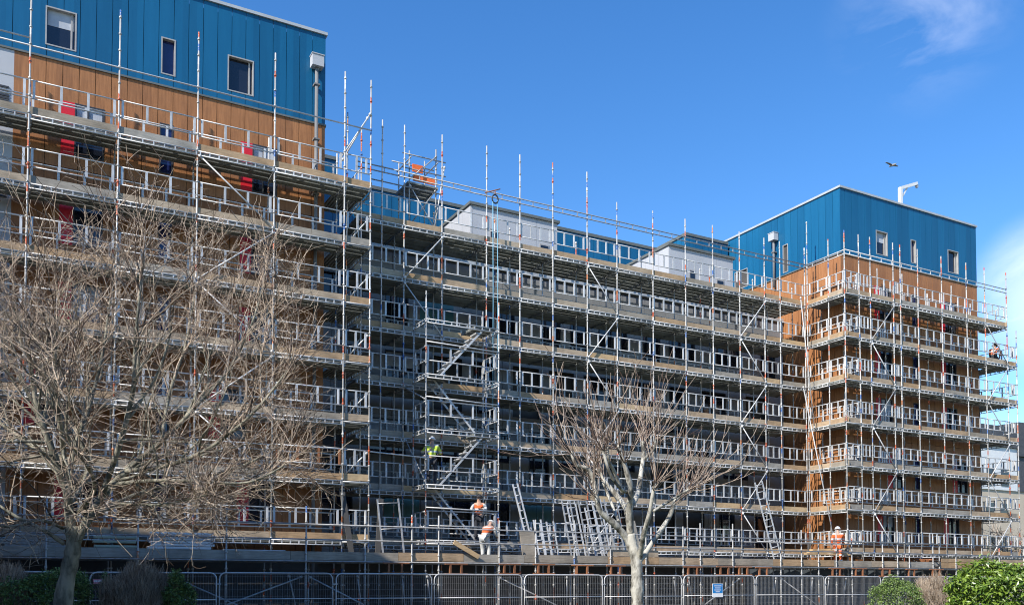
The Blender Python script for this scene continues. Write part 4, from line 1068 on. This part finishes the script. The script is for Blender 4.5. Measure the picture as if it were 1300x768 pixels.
for (p, d, b) in knots:
    for _ in range(3): tk.ball(p+rdir(r2)*b*.7, b*1.0, b*1.0, b*1.1, 8, 5)
    nW = r2.randint(9, 13)
    for i in range(nW):
        out = p-C2; out.z = 0; out = out.normalized() if out.length > .05 else rdir(r2)
        nd = (rdir(r2)*.75+out*.6+Z*r2.uniform(.0, .95)+d*.35).normalized()
        L = r2.uniform(.5, 2.6)*(.65+.35*max(.1, nd.z)); 
        wp, wd = shoot(tw, r2, p, nd, L, .012 if L > 1 else .0095, .0048, .09, 6, 4, .18)
        for j in range(2, 7):
            if r2.random() < .5: shoot(tw, r2, wp[j], ((wp[j]-wp[j-1]).normalized()+rdir(r2)*.6).normalized(), r2.uniform(.15, .6), .0085, .0055, .1, 3, 3, .12)
link('trunk', shift(tk, base2).mesh('trunk', 'bark_pale', False), t2)
link('crown', shift(tw, base2).mesh('crown', 'twig_red', False), t2)

# tree 3: bare tree beyond the right end
r3 = random.Random(9); base3 = Vector((*at_d(1275, 741, 68).xy, 0))
t3 = empty('bare_tree', 'dark tangled bare tree beyond the right scaffold end', 'tree', base3)
tk = MB(); tw = MB(); tk.tube([base3, base3+Vector((.1, 0, 2)), base3+Vector((0, .1, 4.2))], [.22, .17, .12], 8)
for i in range(26):
    a = r3.uniform(0, 2*PI); p = base3+Vector((0, 0, r3.uniform(1.5, 4.2))); nd = Vector((math.cos(a), math.sin(a), r3.uniform(.1, .9))).normalized()
    bp, _ = shoot(tk, r3, p, nd, r3.uniform(2., 3.6), .06, .02, .06, 7, 5, .2)
    for j in range(2, 8):
        for _ in range(2):
            sp, _d = shoot(tw, r3, bp[j], ((bp[j]-bp[j-1]).normalized()*.6+rdir(r3)*.8).normalized(), r3.uniform(.6, 1.5), .022, .012, .06, 4, 3, .2)
            shoot(tw, r3, sp[2], rdir(r3), r3.uniform(.3, .8), .014, .01, .06, 3, 3, .2)
link('trunk', shift(tk, base3).mesh('trunk', 'bark', False), t3); link('crown', shift(tw, base3).mesh('crown', 'twig', False), t3)

# ------------------------------------------------------------------ shrubs
def shrub(name, label, c, rx, ry, rz, n, size, mat, seed, cat='shrub', flat=.0, twiggy=False, wid=.45):
    r = random.Random(seed); t = empty(name, label, cat, (c[0], c[1], 0)); m = MB(); tops = rz
    def surf(u):  # uneven outline
        return 1+.12*math.sin(u.x*5+seed)+.10*math.sin(u.y*7+2*seed)+.07*math.sin(u.z*9+u.x*4)+.05*math.sin(u.x*17+u.y*13)
    for i in range(n):
        u = rdir(r)
        if u.z < -.35: u.z = -u.z
        f = surf(u)*(1-abs(r.gauss(0, .11)))*(r.uniform(1.03, 1.17) if r.random() < .07 else 1)
        e = (4.5 if twiggy else 2.8) if flat else 2.
        nrm = (abs(u.x)**e+abs(u.y)**e+abs(u.z)**e)**(1/e)
        p = Vector((u.x/nrm*rx*f, u.y/nrm*ry*f, c[2]+u.z/nrm*rz*f))
        if p.z < .02: continue
        if twiggy:
            nd = (u*.4+rdir(r)*.55+Z*1.0).normalized(); q = p+nd*size*r.uniform(.4, 1.3); m.tube([p-nd*size, q], [.0045, .0025], 3, cap=False); continue
        nd = (u*.6+rdir(r)*.8+Z*.35).normalized(); tdir = nd.orthogonal().normalized(); tdir = Quaternion(nd, r.uniform(0, 2*PI)) @ tdir
        L = size*r.uniform(.7, 1.25); w_ = L*wid; sd_ = nd.cross(tdir); b = len(m.v)
        m.v += [tuple(p), tuple(p+tdir*L*.5+sd_*w_*.5+nd*.012), tuple(p+tdir*L-nd*L*.12), tuple(p+tdir*L*.5-sd_*w_*.5+nd*.012)]
        m.face([b, b+1, b+2]); m.face([b, b+2, b+3])
    link('foliage', m.mesh('foliage', mat, False), t)
    s_ = MB()
    for i in range(24):
        a = r.uniform(0, 2*PI); e_ = Vector((math.cos(a)*rx*.75, math.sin(a)*ry*.75, c[2]+r.uniform(-.1, .6)*rz)); s_.tube([(0, 0, 0), e_*.5+Vector((0, 0, .1)), e_], [.03, .018, .008], 4, cap=False)
    link('stems', s_.mesh('stems', 'bark', False), t); return t
p = at_d(1262, 741, 27.); shrub('laurel_hedge', 'bright green glossy laurel hedge at the lower right corner', (p.x+.35, p.y-.2, .98), 2.05, 1.3, 1.12, 9500, .155, 'laurel', 3, 'hedge', flat=1)
p = at_d(1138, 741, 30.); shrub('round_shrub', 'small round dark green shrub left of the bright laurel', (p.x, p.y, 1.0), .78, .75, .82, 5200, .075, 'dark_leaf', 4)
p = at_d(1185, 741, 31.); shrub('dry_shrub', 'dry brown twiggy shrub between the round shrub and bright laurel', (p.x, p.y, .9), .85, .7, .85, 5200, .16, 'dry_leaf', 8, twiggy=True)
p = at_d(62, 741, 22.); shrub('evergreen_shrub', 'dark evergreen shrub behind the bent trunk of the big tree', (p.x, p.y, 1.0), .95, .7, .9, 6500, .085, 'dark_leaf', 12, flat=1)
p = at_d(3, 741, 22.); shrub('dry_hedge', 'brown leafless hedge at the lower left corner', (p.x, p.y, 1.0), .62, .6, .88, 5000, .17, 'dry_leaf', 13, 'hedge', flat=1, twiggy=True)
p = at_d(172, 741, 22.5); shrub('dry_hedge', 'clipped dry brown hedge right of the big trunk before the fence', (p.x+.08, p.y, 1.0), .82, .6, .9, 8000, .17, 'dry_leaf', 14, 'hedge', flat=1, twiggy=True)
p = at_d(226, 741, 22.6); shrub('evergreen_shrub', 'dull green shrub joined to the right end of the dry brown hedge', (p.x, p.y+.1, 1.0), .42, .5, .86, 3600, .08, 'dark_leaf', 15)
p = at_d(137, 741, 22.4); shrub('evergreen_shrub', 'narrow green shrub at the left end of the clipped brown hedge', (p.x, p.y+.15, 1.0), .2, .3, .8, 1500, .08, 'dark_leaf', 16)

# ------------------------------------------------------------------ buildings beyond and beside
cn = at_d(1293, 741, 85.); bb = empty('distant_building', 'beige building with dark slate top beyond the right scaffold end', 'building', (cn.x, cn.y, 0))
m = MB(); m.box(-14, 26, 0, 22, 0, 10.3); m.box(-12, -.5, -.0, 0.05, 10.3, 12.6); link('wall', m.mesh('wall', 'beige_wall'), bb)
m = MB(); m.box(0, 26.3, -.3, 22.3, 13.6, 16.8); m.box(-14.3, -.01, -.3, 22.3, 14.3, 16.2); m.box(.0, 26.1, -.1, 22, 10.31, 13.59); link('roof', m.mesh('roof', 'slate'), bb)
m = MB(); m.box(-13.9, -.02, -.12, 21, 10.32, 14.28); link('upper_wall', m.mesh('upper_wall', 'white_paint'), bb)
for j in range(6):
    for s_ in range(4):
        m = MB(); x = -13+j*2.1; z = 1.4+s_*3.1; m.box(x, x+1.1, -.17 if s_ == 3 else -.05, -.125 if s_ == 3 else -.002, z, z+1.5); link('window', m.mesh('window', 'glass'), bb)
dx_, dy_ = math.sin(AZ), math.cos(AZ); HB = 14.2
poly = [(d*dx_-m_*dy_, d*dy_+m_*dx_) for m_, d in [(m_, (V-HB)/math.tan(EL)) for m_, V in ((13, 7.5), (16.25, 8.5), (17., 7.2), (17.9, 7.2), (18.7, 12.4), (20.5, 17.), (21.2, 19.), (22.4, 18.6), (24.4, 16.4), (26.3, 13.4), (29, 10.5))]]+[(-30, 26), (-30, 6)]
nb = empty('shade_caster_building', 'unseen brick building added left of the view to shade the lower left corner', 'building', (-12, 12, 0))  # added out of view; outline above shaped to cast the lower left shade
m = MB(); m.prism([(x+12, y-12) for x, y in poly], 0, HB-.35); link('wall', m.mesh('wall', 'brick'), nb)
m = MB(); m.prism([(x+12, y-12) for x, y in poly], HB-.347, HB); link('parapet', m.mesh('parapet', 'coping'), nb)

# unseen terrace behind the viewpoint, added to block light from the low sky
tb = empty('sky_blocker_terrace', 'unseen brick terrace with slate roof added behind the viewpoint to block the low sky', 'building', (10, -30, 0))
m = MB(); m.box(-75, 75, -9, 0, 0, 12.); link('wall', m.mesh('wall', 'brick'), tb)
m = MB(); m.v = [(-75.4, .4, 12.01), (75.4, .4, 12.01), (75.4, -9.4, 12.01), (-75.4, -9.4, 12.01), (-75.4, -4.5, 16.), (75.4, -4.5, 16.)]
for q in ((0, 1, 5, 4), (2, 3, 4, 5), (0, 4, 3), (1, 2, 5), (0, 3, 2, 1)): m.face(list(q))
link('roof', m.mesh('roof', 'slate'), tb)
wme = MB().box(-.6, .6, .002, .06, 0, 1.6).mesh('window', 'glass')
for j in range(30):
    for s_ in range(3): link('window', wme, tb, (-72.5+j*5, 0, 1.2+s_*3.7))
